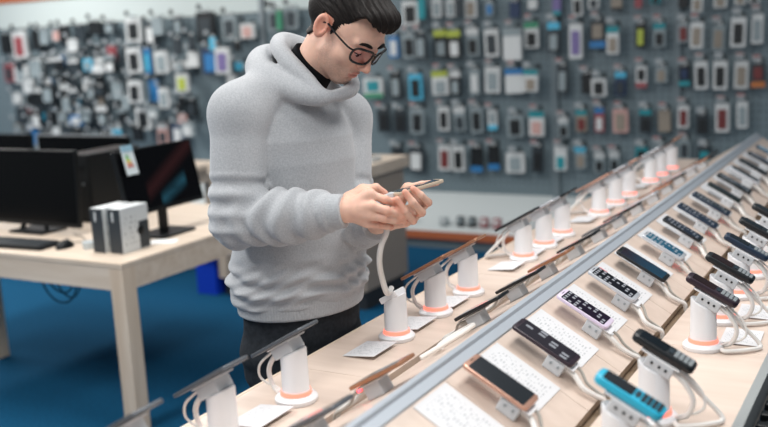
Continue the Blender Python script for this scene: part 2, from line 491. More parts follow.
(14,-7.272,0.799,0.125,0.129,'k',None,None,None),
(14,-7.091,0.842,0.081,0.158,'k',None,None,None),
(14,-6.894,0.848,0.093,0.127,'w',None,None,None),
(14,-6.67,0.845,0.078,0.096,'k',None,None,None),
(14,-6.018,0.941,0.096,0.074,'p',None,None,None),
(11,-7.288,1.661,0.123,0.115,'w',None,None,None),
(11,-7.868,1.484,0.16,0.129,'w','g',None,None),
(11,-6.932,1.429,0.211,0.076,'w',None,None,None),
(11,-7.759,1.271,0.072,0.14,'b',None,None,None),
(11,-7.417,1.098,0.098,0.119,'c','w',None,None),
(11,-7.271,0.968,0.193,0.119,'w',None,None,None),
(11,-8.102,1.073,0.12,0.164,'p','r',None,None),
(10,-4.934,1.782,0.125,0.183,'g','d',None,None),
(10,-4.746,1.789,0.133,0.181,'g','d',None,None),
(10,-4.85,1.778,0.052,0.166,'e',None,None,None)]

ROWN = {0: 'top row', 1: 'second row', 2: 'third row', 3: 'fourth row', 4: 'fifth row', 10: 'top row', 11: 'second row', 12: 'third row', 13: 'fourth row', 14: 'lowest row'}
byrow = {}
for p in PACKS: byrow.setdefault(p[0], []).append(p)
rw = random.Random(11)
m_redbit = mat('ticket_print_red', '#955a58', 0.6)
placed = []
for row, lst in byrow.items():
    lst.sort(key=lambda p: p[1])
    for i, (rr, x, z, w, h, body, win, top, bot) in enumerate(lst):
        right = row < 10
        lay = 0
        while any(l == lay and abs(x - px) < (w + pw) / 2 + 0.035 and abs(z - pz) < (h + ph) / 2 + 0.075 for px, pz, pw, ph, l in placed) and lay < 5: lay += 1
        placed.append((x, z, w, h, lay))
        y = 6.83 - 0.042 * lay
        bay = 'right of the man' if right else 'on the left wall bay'
        place = '%s, %s from left, %s' % (ROWN[row], ORD[i], 'right rear wall' if right else 'left rear wall')
        desc = CN[body] + (' pack with %s window' % CN[win] if win else ' pack')
        if top: desc = CN[body] + ' pack under %s header' % CN[top]
        if bot: desc = CN[body] + ' pack with %s foot' % CN[bot]
        th = 0.022 if w < 0.13 else 0.03
        tilt = rw.uniform(-0.035, 0.035)
        o = MB().slab(w, h, th, min(0.008, w * 0.15), 3, 0.002, M=Matrix.Rotation(PI / 2, 4, 'X')).build('hanging_pack', PM[body], loc=(x, y, z), rot=(0, tilt, 0))
        tag(o, '%s, %s' % (desc, place), 'hanging pack', 'packs hanging on the rear wall')
        # in local space the front is -y: from 0 to -th
        def plate(nm, c, x0, x1, z0, z1, dep):
            MB().box(x0, x1, -th - dep, -th + 0.001, z0, z1, 0.0).build(nm, PM[c], o)
        zt, zb = h / 2, -h / 2
        if top: plate('header_card', top, -w / 2, w / 2, h / 2 - h * 0.24, h / 2, 0.004); zt = h / 2 - h * 0.26
        if bot: plate('foot_band', bot, -w / 2, w / 2, -h / 2, -h / 2 + h * 0.24, 0.004); zb = -h / 2 + h * 0.26
        if win:
            mg = 0.19 * w; hh = zt - zb
            MB().slab(w - 2 * mg, hh * 0.68, 0.008, 0.008, 3, 0.002, M=Matrix.Translation((0, -th + 0.001, (zt + zb) / 2 - hh * 0.05)) @ Matrix.Rotation(PI / 2, 4, 'X')).build('pack_window', PM[win], o)
        MB().box(-0.018, 0.018, -th * 0.6, -th * 0.4, h / 2 - 0.001, h / 2 + 0.022).build('hang_tab', PM['w' if body != 'w' else 'g'], o)
        # the peg hook it hangs from, with its ticket out front
        hz = z + h / 2 + 0.015
        b = MB(); b.tube([(0, 6.9 - y, 0), (0, -0.075, 0), (0, -0.09, 0.012)], 0.0035, 6); b.box(-0.018, 0.018, 6.895 - y, 6.902 - y, -0.02, 0.02)
        hk = b.build('peg_hook', m_hook, loc=(x, y, hz))
        tag(hk, 'steel peg hook, %s' % place, 'hook', 'peg hooks on the rear wall')
        if right:
            tk = MB().box(-0.026, 0.026, -0.094, -0.09, 0.006, 0.046, 0.0).build('price_ticket', m_ticket, hk)
            if (i * 7 + row) % 3 != 1: MB().box(-0.023, 0.023, -0.0955, -0.0935, 0.028, 0.043).build('price_print', m_redbit if (i + row) % 2 else m_ticket_red, tk)
        elif row == 10:
            MB().slab(0.045, 0.045, 0.006, 0.018, 4, 0.001, M=Matrix.Translation((0, -0.092, 0.03)) @ Matrix.Rotation(PI / 2, 4, 'X')).build('hook_end', PM['k'], hk)
        else:
            MB().slab(0.042, 0.036, 0.006, 0.012, 4, 0.001, M=Matrix.Translation((0, -0.092, 0.03)) @ Matrix.Rotation(PI / 2, 4, 'X')).build('price_ticket', m_ticket, hk)
# row of small boxes on the slanted shelf
sh = [(-3.56, 'w', 0.16, 0.07, 'k'), (-3.20, 'g', 0.06, 0.06, 'w'), (-3.06, 'd', 0.05, 0.075, 'g'), (-2.965, 'k', 0.05, 0.075, 'g'), (-2.865, 'r', 0.055, 0.075, 'w'), (-2.765, 'r', 0.055, 0.075, 'w'), (-2.655, 'w', 0.05, 0.07, 'g'), (-2.56, 'w', 0.05, 0.07, 'd'), (-2.46, 'g', 0.05, 0.07, 'w')]
for i, (x, c, w, h, c2) in enumerate(sh):
    zz = 0.135 + (6.41 - 6.34) * 0.36
    o = MB().box(-w / 2, w / 2, -0.02, 0.02, 0, h, 0.003).build('accessory_box', PM[c], loc=(x, 6.42, zz + 0.008), rot=(-0.2, 0, 0))
    MB().box(-w * 0.28, w * 0.28, -0.0225, -0.0195, h * 0.3, h * 0.8, 0.0).build('box_picture', PM[c2], o)
    tag(o, 'small %s box on the white bottom shelf, %s from the left' % (CN[c], ORD[i]), 'box', 'boxes on the bottom shelf')

# ---------------------------------------------------------------- computer table on the left
t = thing('computer_table', 'pale maple table with thick apron carrying the monitors on the left', 'table', (-3.75, 3.45, 0))
X0, X1, Y0, Y1 = -4.6 + 3.75, -2.89 + 3.75, 2.8 - 3.45, 4.05 - 3.45
MB().box(X0, X1, Y0, Y1, 0.728, 0.75, 0.002).build('tabletop', m_maple_x, t)
b = MB(); b.box(X0 + 0.004, X1 - 0.004, Y0 + 0.003, Y0 + 0.025, 0.63, 0.728); b.box(X0 + 0.004, X1 - 0.004, Y1 - 0.025, Y1 - 0.003, 0.63, 0.728)
b.box(X1 - 0.025, X1 - 0.003, Y0 + 0.025, Y1 - 0.025, 0.63, 0.728); b.box(X0 + 0.003, X0 + 0.025, Y0 + 0.025, Y1 - 0.025, 0.63, 0.728)
b.build('apron', m_maple_x, t)
for x, y in ((X1 - 0.078, Y0 + 0.002), (X0 + 0.18, Y0 + 0.45), (X1 - 0.078, Y1 - 0.08), (X0 + 0.002, Y0 + 0.002)):
    MB().box(x, x + 0.076, y, y + 0.076, 0.0, 0.729, 0.003).build('leg', m_maple_z, t)

m_blk = mat('black_plastic', '#0f1214', 0.4, spec=0.25)
m_blk_matte = mat('matte_black_plastic', '#15181a', 0.6, spec=0.25)
m_screen = mat('dark_screen', '#050607', 0.22, spec=0.12)
def art_screen():
    m = bpy.data.materials.new('monitor_artwork'); m.use_nodes = True
    nt = m.node_tree; b = nt.nodes['Principled BSDF']; b.inputs['Roughness'].default_value = 0.2; b.inputs['Specular IOR Level'].default_value = 0.15
    b.inputs['Base Color'].default_value = (0.003, 0.003, 0.004, 1)
    tc = nt.nodes.new('ShaderNodeTexCoord'); sp = nt.nodes.new('ShaderNodeSeparateXYZ'); nt.links.new(tc.outputs['Generated'], sp.inputs[0])
    def mth(op, a, bb):
        n = nt.nodes.new('ShaderNodeMath'); n.operation = op
        for i, v in enumerate((a, bb)):
            if isinstance(v, (int, float)): n.inputs[i].default_value = v
            else: nt.links.new(v, n.inputs[i])
        return n.outputs[0]
    y, z = sp.outputs[0], sp.outputs[2]
    def band(a, c, wd):   # soft diagonal band around a*y - z = c
        return mth('MAXIMUM', mth('SUBTRACT', 1.0, mth('MULTIPLY', mth('ABSOLUTE', mth('SUBTRACT', mth('SUBTRACT', mth('MULTIPLY', y, a), z), c), 0), 1.0 / wd)), 0.0)
    red = mth('MULTIPLY', band(1.0, 0.02, 0.20), mth('GREATER_THAN', y, 0.28))
    cy = mth('MULTIPLY', band(0.8, 0.28, 0.17), mth('MULTIPLY', mth('GREATER_THAN', y, 0.44), mth('LESS_THAN', y, 0.82)))
    nz = nt.nodes.new('ShaderNodeTexNoise'); nz.inputs['Scale'].default_value = 7; nt.links.new(tc.outputs['Generated'], nz.inputs['Vector'])
    cy = mth('MULTIPLY', cy, mth('ADD', nz.outputs['Fac'], 0.1))
    cb = nt.nodes.new('ShaderNodeCombineColor')
    nt.links.new(mth('ADD', mth('MULTIPLY', red, 0.022), mth('MULTIPLY', cy, 0.015)), cb.inputs[0])
    nt.links.new(mth('ADD', mth('MULTIPLY', red, 0.006), mth('MULTIPLY', cy, 0.075)), cb.inputs[1])
    nt.links.new(mth('ADD', mth('MULTIPLY', red, 0.006), mth('MULTIPLY', cy, 0.11)), cb.inputs[2])
    nt.links.new(cb.outputs[0], b.inputs['Emission Color']); b.inputs['Emission Strength'].default_value = 1.0
    return m
def monitor(label, loc, rz, w, h, tilt, zb, screen, stand='v', leds=False):
    # screen faces local -y; zb = height of the bottom edge over the table
    t = thing('monitor', label, 'monitor', loc, rz)
    T = Matrix.Translation((0, 0, zb)) @ Matrix.Rotation(tilt, 4, 'X')
    MB().box(-w / 2, w / 2, -0.012, 0.012, 0, h, 0.004, M=T).build('housing', m_blk, t)
    MB().box(-w * 0.33, w * 0.33, 0.010, 0.035, h * 0.12, h * 0.8, 0.01, M=T).build('back_shell', m_blk_matte, t)
    MB().box(-w / 2 + 0.009, w / 2 - 0.009, -0.0135, -0.011, 0.022, h - 0.009, M=T).build('screen', screen, t)
    if stand == 'v':
        b = MB()
        for s in (-1, 1): b.tube([(s * 0.03, 0.03, zb + 0.1), (s * 0.09, 0.0, 0.012)], 0.012, 8)
        b.build('stand_leg', m_blk_matte, t)
        MB().box(-0.12, 0.12, -0.06, 0.1, 0.0, 0.012, 0.004).build('stand_base', m_blk_matte, t)
    else:
        MB().box(-0.024, 0.024, 0.02, 0.045, 0.008, zb + 0.14, 0.006).build('stand_neck', m_blk, t)
        MB().slab(0.24, 0.19, 0.01, 0.03, 5, 0.002, M=Matrix.Translation((0, 0.02, 0))).build('stand_base', m_blk, t)
    return t
monitor('wide black monitor at the left edge, behind the keyboard on the maple table', (-3.86, 3.19, 0.75), 0.0, 0.66, 0.375, -0.05, 0.035, m_screen)
t = monitor('tilted black monitor with dark red and blue screen art beside the grey hoodie', (-3.13, 3.36, 0.75), PI / 2, 0.515, 0.305, -0.20, 0.12, art_screen(), 'neck')
m_lab = mat('energy_label', '#d7e0e2', 0.5); 
lb = tag(thing('energy_label', 'white energy label with coloured bars hanging on the tilted monitor corner', 'label', (-3.155, 3.155, 1.195), PI / 2), None)
T = Matrix.Rotation(-0.24, 4, 'X')
MB().box(-0.035, 0.035, -0.003, 0.0, -0.135, 0.0, M=T).build('card', m_lab, lb)
for k, c in enumerate(('#3f9f5c', '#7fbf4a', '#d9c93c', '#d98a3c', '#c8503f')):
    MB().box(-0.022, -0.004 + 0.005 * k, -0.0045, -0.0028, -0.052 - 0.012 * k, -0.044 - 0.012 * k, M=T).build('rating_bar', mat('bar%d' % k, c, 0.6), lb)
MB().box(-0.035, 0.035, -0.0045, -0.0028, -0.03, 0.0, M=T).build('label_header', mat('label_blue', '#8fb4c6', 0.5), lb)
# computer tower between the monitors
t = thing('computer_tower', 'black computer tower standing between the two front monitors', 'computer', (-3.80, 3.62, 0.75))
MB().box(-0.085, 0.085, -0.17, 0.2, 0.0, 0.355, 0.006).build('case', m_blk, t)
MB().box(-0.075, 0.075, -0.175, -0.168, 0.01, 0.345, 0.002).build('front_panel', m_blk_matte, t)
MB().box(-0.06, 0.06, -0.178, -0.173, 0.27, 0.3, 0.002).build('drive_bay', m_blk, t)
MB().lathe([(0.008, 0), (0.008, 0.006)], 16, M=Matrix.Translation((0.04, -0.174, 0.2)) @ Matrix.Rotation(PI / 2, 4, 'X')).build('power_button', m_steel, t)
# keyboard, mouse
t = thing('keyboard', 'black keyboard in front of the wide left monitor', 'keyboard', (-3.68, 2.93, 0.75), 0.06)
MB().box(-0.22, 0.22, -0.07, 0.07, 0.0, 0.016, 0.004).build('base', m_blk_matte, t)
b = MB()
for r in range(5):
    for k in range(21): b.box(-0.21 + k * 0.02, -0.193 + k * 0.02, 0.05 - 0.026 * r - 0.018, 0.05 - 0.026 * r + 0.004, 0.015, 0.023)
b.build('keys', mat('grey_keys', '#2b3034', 0.5), t)
t = thing('computer_mouse', 'small black mouse between the keyboard and the boxed webcams', 'mouse', (-3.40, 2.965, 0.75), 0.2)
b = bmesh.new(); bmesh.ops.create_uvsphere(b, u_segments=20, v_segments=12, radius=1)
for v in b.verts: v.co = Vector((v.co.x * 0.031, v.co.y * 0.055, max(v.co.z, 0) * 0.034 + 0.001))
MB().merge(b).build('shell', m_blk, t, True)
MB().tube([(0, 0.03, 0.03), (0, 0.015, 0.0345)], 0.004, 8).build('scroll_wheel', mat('wheel_grey', '#555c60', 0.5), t)
MB().tube(bez([(0, 0.05, 0.012), (0.02, 0.12, 0.004), (-0.05, 0.2, 0.004), (-0.14, 0.26, 0.004)]), 0.0018, 6).build('cord', m_blk, t)
# two boxed webcams
m_boxw = mat('box_white', '#cfd3d4', 0.5); m_boxd = mat('box_dark', '#2e3439', 0.5)
m_boxt = text_mat('box_print', '#ced2d3', '#6e767a', 7, 2, 1, 0.56)
for i, x in enumerate((-3.148, -3.055)):
    t = thing('webcam_box', 'white and charcoal product box, %s of the pair by the table corner' % ('left' if i == 0 else 'right'), 'box', (x, 3.02 + 0.01 * i, 0.75))
    MB().box(-0.036, 0.036, -0.085, 0.085, 0.0, 0.197, 0.001).build('carton', m_boxw, t)
    MB().box(-0.0355, 0.0355, -0.0865, -0.0848, 0.001, 0.196).build('dark_side', m_boxd, t)
    MB().box(-0.012, -0.003, -0.0875, -0.086, 0.14, 0.182).build('brand_strip', m_boxw, t)
    MB().box(0.0357, 0.0368, -0.08, 0.02, 0.02, 0.18).build('printed_panel', m_boxt, t)
    pp = MB().box(0.0357, 0.0372, 0.022, 0.083, 0.004, 0.125).build('picture_panel', m_boxd, t)
    MB().lathe([(0.02, 0), (0.02, 0.003), (0.012, 0.005)], 20, M=Matrix.Translation((0.037, 0.03, 0.085)) @ Matrix.Rotation(PI / 2, 4, 'Y')).build('lens_picture', m_blk, pp)
    MB().box(-0.036, 0.036, -0.084, 0.085, 0.096, 0.0985).build('seam', m_boxd, t)
o = MB().slab(0.12, 0.09, 0.002, 0.004, 3, 0, M=Matrix.Rotation(0.5, 4, 'Z')).build('paper_slip', mat('paper', '#e4e6e6', 0.7), loc=(-3.02, 3.2, 0.7505))
tag(o, 'white paper slip lying between the boxed webcams and the tilted monitor', 'paper')
o = MB().lathe([(0.028, 0), (0.032, 0.03), (0.03, 0.032)], 16).build('plastic_cup', mat('cloudy_plastic', '#b7c0c4', 0.3), loc=(-3.27, 2.99, 0.75))
tag(o, 'small cloudy plastic cup between the mouse and the product boxes', 'cup')
# cables hanging under the table
b = MB()
for k, (xa, xb, dep) in enumerate(((-.13, .10, .130), (-.10, .075, .085), (-.055, .11, .105), (-.02, .06, .050))):
    pts = []
    for n_ in range(15):
        a = PI * n_ / 14; xm, hw = (xa + xb) / 2, (xb - xa) / 2
        pts.append((xm - hw * math.cos(a) * (1 + .12 * math.sin(a)), .008 * k + .01 * math.sin(2 * a), -dep * math.sin(a) ** .8))
    b.tube(pts, 0.0038, 6)
o = b.build('cable_bundle', m_blk, loc=(-3.40, 2.92, 0.632)); tag(o, 'tangle of black cables hanging under the maple computer table', 'cable')
# monitors on a second table further back
t = thing('rear_table', 'second maple table further back carrying the rear monitors', 'table', (-5.6, 5.1, 0))
MB().box(-1.0, 0.95, -0.35, 0.55, 0.7, 0.74, 0.003).build('tabletop', m_maple_x, t)
MB().box(-0.96, 0.91, -0.31, 0.51, 0.6, 0.702).build('apron', m_maple_x, t)
for x in (-0.95, 0.83):
    for y in (0.12, 0.44): MB().box(x, x + 0.07, y, y + 0.07, 0, 0.701).build('leg', m_maple_z, t)
monitor('dark rear monitor at the far left edge behind the wide monitor', (-6.25, 5.0, 0.74), 0.0, 0.6, 0.25, 0.0, 0.02, m_screen, 'neck')
t = monitor('low rear monitor with pale speckled top edge behind the tower', (-5.42, 5.0, 0.74), 0.0, 0.95, 0.24, 0.0, 0.02, m_screen, 'neck')
b = MB()
for k in range(24): b.box(-0.46 + k * 0.038, -0.436 + k * 0.038, -0.012, 0.012, 0.262, 0.27)
b.build('top_vents', m_ticket, t)
MB().box(-0.475, -0.462, -0.015, 0.015, 0.02, 0.262).build('side_bezel', mat('bezel_grey', '#8d9598', 0.4), t)
# cabinet, crate behind the man
t = thing('display_cabinet', 'maple counter cabinet on a dark plinth standing behind the man', 'cabinet', (-3.4, 5.0, 0))
m_tau = mat('taupe_laminate', '#9b8f84', 0.5, noise=0.03, nscale=5)
MB().box(-0.585, 0.52, -0.28, 0.24, 0.12, 0.80).build('body', m_tau, t)
MB().box(-0.59, -0.53, -0.29, -0.279, 0.12, 0.80).build('side_trim', m_maple_z, t)
MB().box(-0.60, 0.55, -0.31, 0.27, 0.80, 0.87, 0.003).build('top', m_maple_x, t)
MB().box(-0.57, 0.50, -0.26, 0.22, 0.0, 0.12).build('plinth', mat('dark_plinth', '#2b2f33', 0.6), t)
for i, (x, c) in enumerate(((-0.1, 'w'), (0.2, 'g'), (0.4, 'w'))):
    o = MB().box(-0.1, 0.1, -0.06, 0.06, 0, 0.03, 0.004).build('catalogue_tray', PM[c], loc=(-3.4 + x, 4.95, 0.87))
    MB().box(-0.08, 0.08, -0.045, 0.045, 0.029, 0.034).build('tray_insert', PM['t'], o)
    tag(o, 'low %s tray on the cabinet top behind the man, %s from left' % (CN[c], ORD[i]), 'tray')
t = thing('plastic_crate', 'bright blue plastic crate on the carpet left of the maple cabinet', 'crate', (-4.10, 4.86, 0))
m_crate = mat('crate_blue', '#1140c8', 0.4)
b = MB(); b.box(-0.07, 0.07, -0.15, 0.15, 0.0, 0.012)
for s in (-1, 1):
    b.box(s * 0.075 - 0.006, s * 0.075 + 0.006, -0.15, 0.15, 0.0, 0.24); b.box(-0.08, 0.08, s * 0.15 - 0.006, s * 0.15 + 0.006, 0.0, 0.24)
b.build('tub', m_crate, t)
b = MB(); b.box(-0.09, 0.09, -0.168, -0.15, 0.22, 0.25, 0.003); b.box(-0.09, 0.09, 0.15, 0.168, 0.22, 0.25, 0.003); b.box(-0.09, -0.075, -0.168, 0.168, 0.22, 0.25, 0.003); b.box(0.075, 0.09, -0.168, 0.168, 0.22, 0.25, 0.003)
b.build('rim', m_crate, t)

# ---------------------------------------------------------------- the phone display table
m_led = mat('led_ring', '#ff8a75', 0.4, emit='#ff7460', estr=1.2)
m_led_dot = mat('led_dot', '#ff8080', 0.4, emit='#ff2d3c', estr=9.0)
m_post = mat('post_white', '#e4e4e6', 0.35)
m_grey = mat('bracket_grey', '#c3c7cb', 0.45)
m_cable = mat('cable_white', '#dfdcd8', 0.45)
m_cable_g = mat('cable_grey', '#a7a39c', 0.5)
m_cap = mat('ridge_metal', '#a9b0b8', 0.5, 0.25)
m_trim = mat('edge_trim', '#9b9f9f', 0.4, 0.2)
m_slot = mat('slot_brown', '#7d6a56', 0.7)
m_shelfwood = wood_mat('display_maple', '#d9c7ba', '#cdbaac', 'x', 0.4)
YA, YB = 0.85, 5.46
tb = thing('phone_display_table', 'long flat maple phone display table in the foreground', 'display table', (-0.82, 3.4, 0))
rd = thing('display_riser', 'sloped maple riser with metal ridge along the middle of the phone table', 'display riser', (-0.82, 3.4, 0))
def seg(lst):
    out = []; y = YA - 3.4
    while y < YB - 3.4 - 0.01:
        out.append((y, min(y + lst, YB - 3.4) - 0.0015)); y += lst
    return out
for sgn in (1, -1):
    b = MB()
    for y0, y1 in seg(0.24): b.prism([((x + 0.82) * sgn, z) for x, z in [(-0.590, 0.8505), (-0.588, 0.852), (-0.80, 0.978), (-0.80, 0.960), (-0.63, 0.8505)]], y0, y1)
    b.build('slope_panel', m_shelfwood, rd)
MB().box(-0.12, 0.12, YA - 3.39, YB - 3.41, 0.8505, 0.87).build('rib', m_maple_z, rd)
def rel(poly): return [(x + 0.82, z) for x, z in poly]
for sgn in (1, -1):
    def mir(poly): return [((x + 0.82) * sgn, z) for x, z in poly]
    b = MB()
    for y0, y1 in seg(0.48): b.prism(mir([(-0.562, 0.812), (-0.562, 0.85), (-0.312, 0.85), (-0.312, 0.812)]), y0, y1)
    b.build('shelf', m_shelfwood, tb)
    MB().prism(mir([(-0.597, 0.80), (-0.597, 0.828), (-0.555, 0.828), (-0.555, 0.80)]), YA - 3.4, YB - 3.4).build('cable_slot', m_slot, tb)
MB().prism(rel([(-0.312, 0.80), (-0.312, 0.853), (-0.292, 0.853), (-0.292, 0.80)]), YA - 3.4, YB - 3.4).build('edge_trim', m_trim, tb)
MB().prism(rel([(-1.335, 0.80), (-1.335, 0.851), (-1.328, 0.851), (-1.328, 0.80)]), YA - 3.4, YB - 3.4).build('edge_strip', m_maple, tb)
MB().prism(rel([(-0.794, 0.964), (-0.793, 0.980), (-0.811, 0.990), (-0.813, 0.998), (-0.827, 0.998), (-0.829, 0.990), (-0.847, 0.980), (-0.846, 0.964)]), YA - 3.4, YB - 3.4).build('ridge_cap', m_cap, rd)
MB().box(-0.225, 0.225, YA - 3.4, YB - 3.4, 0.80, 0.85).build('centre_board', m_maple_z, tb)
MB().box(-0.29, 0.29, YA - 3.35, YB - 3.45, 0.09, 0.80).build('base_panel', m_maple_z, tb)
MB().box(-0.26, 0.26, YA - 3.33, YB - 3.47, 0.0, 0.09).build('plinth', MATS['dark_plinth'], tb)

def screen_mat(name, base, c1, c2, icons=False, strength=0.5, rows=7):
    if name in MATS: return MATS[name]
    m = bpy.data.materials.new(name); m.use_nodes = True
    nt = m.node_tree; b = nt.nodes['Principled BSDF']; b.inputs['Roughness'].default_value = 0.12
    b.inputs['Base Color'].default_value = rgb(base)
    tc = nt.nodes.new('ShaderNodeTexCoord'); sp = nt.nodes.new('ShaderNodeSeparateXYZ'); nt.links.new(tc.outputs['Generated'], sp.inputs[0])
    def mth(op, a, bb):
        n = nt.nodes.new('ShaderNodeMath'); n.operation = op
        for i, v in enumerate((a, bb)):
            if isinstance(v, (int, float)): n.inputs[i].default_value = v
            else: nt.links.new(v, n.inputs[i])
        return n.outputs[0]
    rp = nt.nodes.new('ShaderNodeValToRGB'); rp.color_ramp.elements[0].color = rgb(c1); rp.color_ramp.elements[1].color = rgb(c2)
    nz = nt.nodes.new('ShaderNodeTexNoise'); nz.inputs['Scale'].default_value = 2.5; nt.links.new(tc.outputs['Generated'], nz.inputs['Vector'])
    nt.links.new(mth('ADD', mth('MULTIPLY', sp.outputs[1], 0.75), mth('MULTIPLY', mth('SUBTRACT', nz.outputs['Fac'], 0.4), 0.8)), rp.inputs[0])
    col = rp.outputs[0]
    if icons:
        fx = mth('ABSOLUTE', mth('SUBTRACT', mth('FRACT', mth('MULTIPLY', sp.outputs[0], 4), 0), 0.5), 0)
        fy = mth('ABSOLUTE', mth('SUBTRACT', mth('FRACT', mth('MULTIPLY', sp.outputs[1], rows), 0), 0.5), 0)
        ic = mth('MULTIPLY', mth('LESS_THAN', fx, 0.3), mth('LESS_THAN', fy, 0.26))
        cells = nt.nodes.new('ShaderNodeTexWhiteNoise'); cb = nt.nodes.new('ShaderNodeCombineXYZ')
        nt.links.new(mth('FLOOR', mth('MULTIPLY', sp.outputs[0], 4), 0), cb.inputs[0]); nt.links.new(mth('FLOOR', mth('MULTIPLY', sp.outputs[1], rows), 0), cb.inputs[1])
        nt.links.new(cb.outputs[0], cells.inputs['Vector'])
        ic = mth('MULTIPLY', ic, mth('GREATER_THAN', cells.outputs['Value'], 0.45))
        mx = nt.nodes.new('ShaderNodeMix'); mx.data_type = 'RGBA'; mx.inputs[7].default_value = rgb('#d9dde6')
        nt.links.new(ic, mx.inputs[0]); nt.links.new(col, mx.inputs[6]); col = mx.outputs[2]
    nt.links.new(col, b.inputs['Emission Color']); b.inputs['Emission Strength'].default_value = strength
    MATS[name] = m
    return m
S_DARK = screen_mat('screen_off', '#0a0c0f', '#101a20', '#16202a', False, 0.5)
S_ICON = screen_mat('screen_plum_icons', '#0a060d', '#2a1530', '#1a1020', True, 0.6, 8)
S_PLUM = screen_mat('screen_plum_few_icons', '#0a060d', '#201222', '#1a1020', True, 0.5, 4)
S_ICON2 = screen_mat('screen_black_icons', '#08080c', '#18141c', '#141218', True, 0.6, 8)
S_REDBLUE = screen_mat('screen_red_to_blue', '#0a0a10', '#155a78', '#3b1c22', False, 0.55)
S_TEAL = screen_mat('screen_teal_picture', '#061018', '#0f5f80', '#2a7c98', True, 0.6, 9)
S_NAVY = screen_mat('screen_navy', '#080b12', '#16304e', '#1f1c30', True, 0.4, 9)
S_GREY = screen_mat('screen_slate', '#0b1014', '#1c2a36', '#26333e', True, 0.35, 9)
BODY = {'copper': mat('phone_copper', '#c79a86', 0.3, 0.5), 'plum': mat('phone_plum', '#2a1c27', 0.3), 'silver': mat('phone_silver', '#cfd2d8', 0.3, 0.4), 'black': mat('phone_black', '#16191c', 0.3), 'navy': mat('phone_navy', '#1b2c40', 0.3), 'grey': mat('phone_grey', '#62666b', 0.3, 0.4), 'bronze': mat('phone_bronze', '#a9795c', 0.35, 0.4), 'cyan': mat('phone_cyan', '#25a9c9', 0.35), 'lilac': mat('phone_lilac', '#d9cbe0', 0.35), 'green': mat('phone_dark_green', '#12221f', 0.35)}
m_key = mat('keypad_keys', '#8b9194', 0.5)
m_keyd = mat('keypad_dark', '#1a2a33', 0.5)
def basis(ang, flip):
    # y up the slope, z out of the phone's face
    c, s = math.cos(ang), math.sin(ang)
    M = Matrix(((0, -c, s), (1, 0, 0), (0, s, c)))
    if flip: M = Matrix.Rotation(PI, 3, 'Z') @ M
    return M.to_euler()
def phone(label, loc, ang, flip, body, scr, w=0.070, l=0.146, th=0.0085, kind='smart', group=None, bezel=0.011, twist=0.0):
    e = (basis(ang, flip).to_matrix() @ Matrix.Rotation(twist, 3, 'Z')).to_euler()
    o = thing('mobile_phone', label, 'phone', loc, 0, group); o.rotation_euler = e
    bm_ = BODY[body]
    if kind == 'smart':
        MB().slab(w, l, th, 0.010, 5, 0.0022, M=Matrix.Translation((0, 0, -th))).build('body', bm_, o, True)
        MB().slab(w - 0.006, l - 2 * bezel, 0.0012, 0.003, 3, 0.0, M=Matrix.Translation((0, 0, -0.0006))).build('screen', scr, o)
        MB().box(-0.008, 0.008, l / 2 - bezel * 0.6, l / 2 - bezel * 0.45, -0.0004, 0.0005).build('earpiece', m_blk, o)
        MB().slab(0.016, 0.016, 0.0012, 0.006, 4, 0.0, M=Matrix.Translation((0, l / 2 - 0.022, -th - 0.001))).build('camera', m_blk, o)
    else:
        MB().slab(w, l, th, w * 0.3, 6, 0.004, M=Matrix.Translation((0, 0, -th))).build('body', bm_, o, True)
        MB().slab(w * 0.76, l * 0.44, 0.0014, 0.005, 3, 0.0, M=Matrix.Translation((0, l * 0.19, -0.0004))).build('screen', scr, o)
        b = MB()
        for r in range(4):
            for k in range(3): b.slab(w * 0.2, l * 0.062, 0.0022, 0.002, 3, 0.0, M=Matrix.Translation(((k - 1) * w * 0.25, -l * 0.18 - r * l * 0.077, -0.0004)))
        b.build('keypad', m_keyd if body == 'cyan' else m_key, o)
        MB().slab(w * 0.5, l * 0.07, 0.0018, 0.004, 3, 0.0, M=Matrix.Translation((0, -l * 0.09, -0.0004))).build('call_keys', m_keyd, o)
    return o

SLOPE = math.atan(0.5943)
def slope_mount(label, Y, flip, led, sway, group):
    # bracket standing on the slope; local x runs outwards (downhill), z up
    X = -0.82 + (-1 if flip else 1) * 0.13
    o = thing('phone_mount', label, 'phone mount', (X, Y, 0.9165), PI if flip else 0, group)
    T = Matrix.Rotation(SLOPE, 4, 'Y')          # local x tips down the slope
    MB().box(-0.014, 0.030, -0.024, 0.020, -0.003, 0.0285, 0.003, M=T).build('bracket', m_grey, o)
    MB().box(-0.03, 0.05, -0.022, 0.022, 0.028, 0.0310, 0.001, M=T).build('clamp_plate', m_post, o)
    b = MB()
    for y in (-0.012, 0.008): b.lathe([(0.003, 0), (0.003, 0.002)], 10, M=T @ Matrix.Translation((0.0 if y < 0 else 0.018, -0.0245, 0.017)) @ Matrix.Rotation(PI / 2, 4, 'X'))
    b.build('screw', m_steel, o)
    c1 = bez([(0.030, -0.008, 0.02), (0.056, -0.012, 0.018), (0.085, -0.02 + sway, 0.010), (0.112, -0.012 + sway, 0.008), (0.130, -0.004 + sway, 0.007), (0.142, -0.002 + sway, -0.008)], 5)
    MB().tube([T @ p for p in c1], 0.006, 8).build('cable', m_cable, o, True)
    c2 = bez([(0.030, 0.008, 0.022), (0.056, 0.014, 0.024), (0.082, 0.006 + sway, 0.012), (0.105, 0.010 + sway, 0.007), (0.130, 0.012 + sway, 0.005), (0.142, 0.012 + sway, -0.008)], 5)
    MB().tube([T @ p for p in c2], 0.0035, 8).build('sensor_wire', m_cable_g, o, True)
    if led: MB().lathe([(0.0045, 0), (0.004, 0.004)], 12, M=T @ Matrix.Translation((0.040, 0.018, 0.0235))).build('indicator_light', m_led_dot, o)
    return o
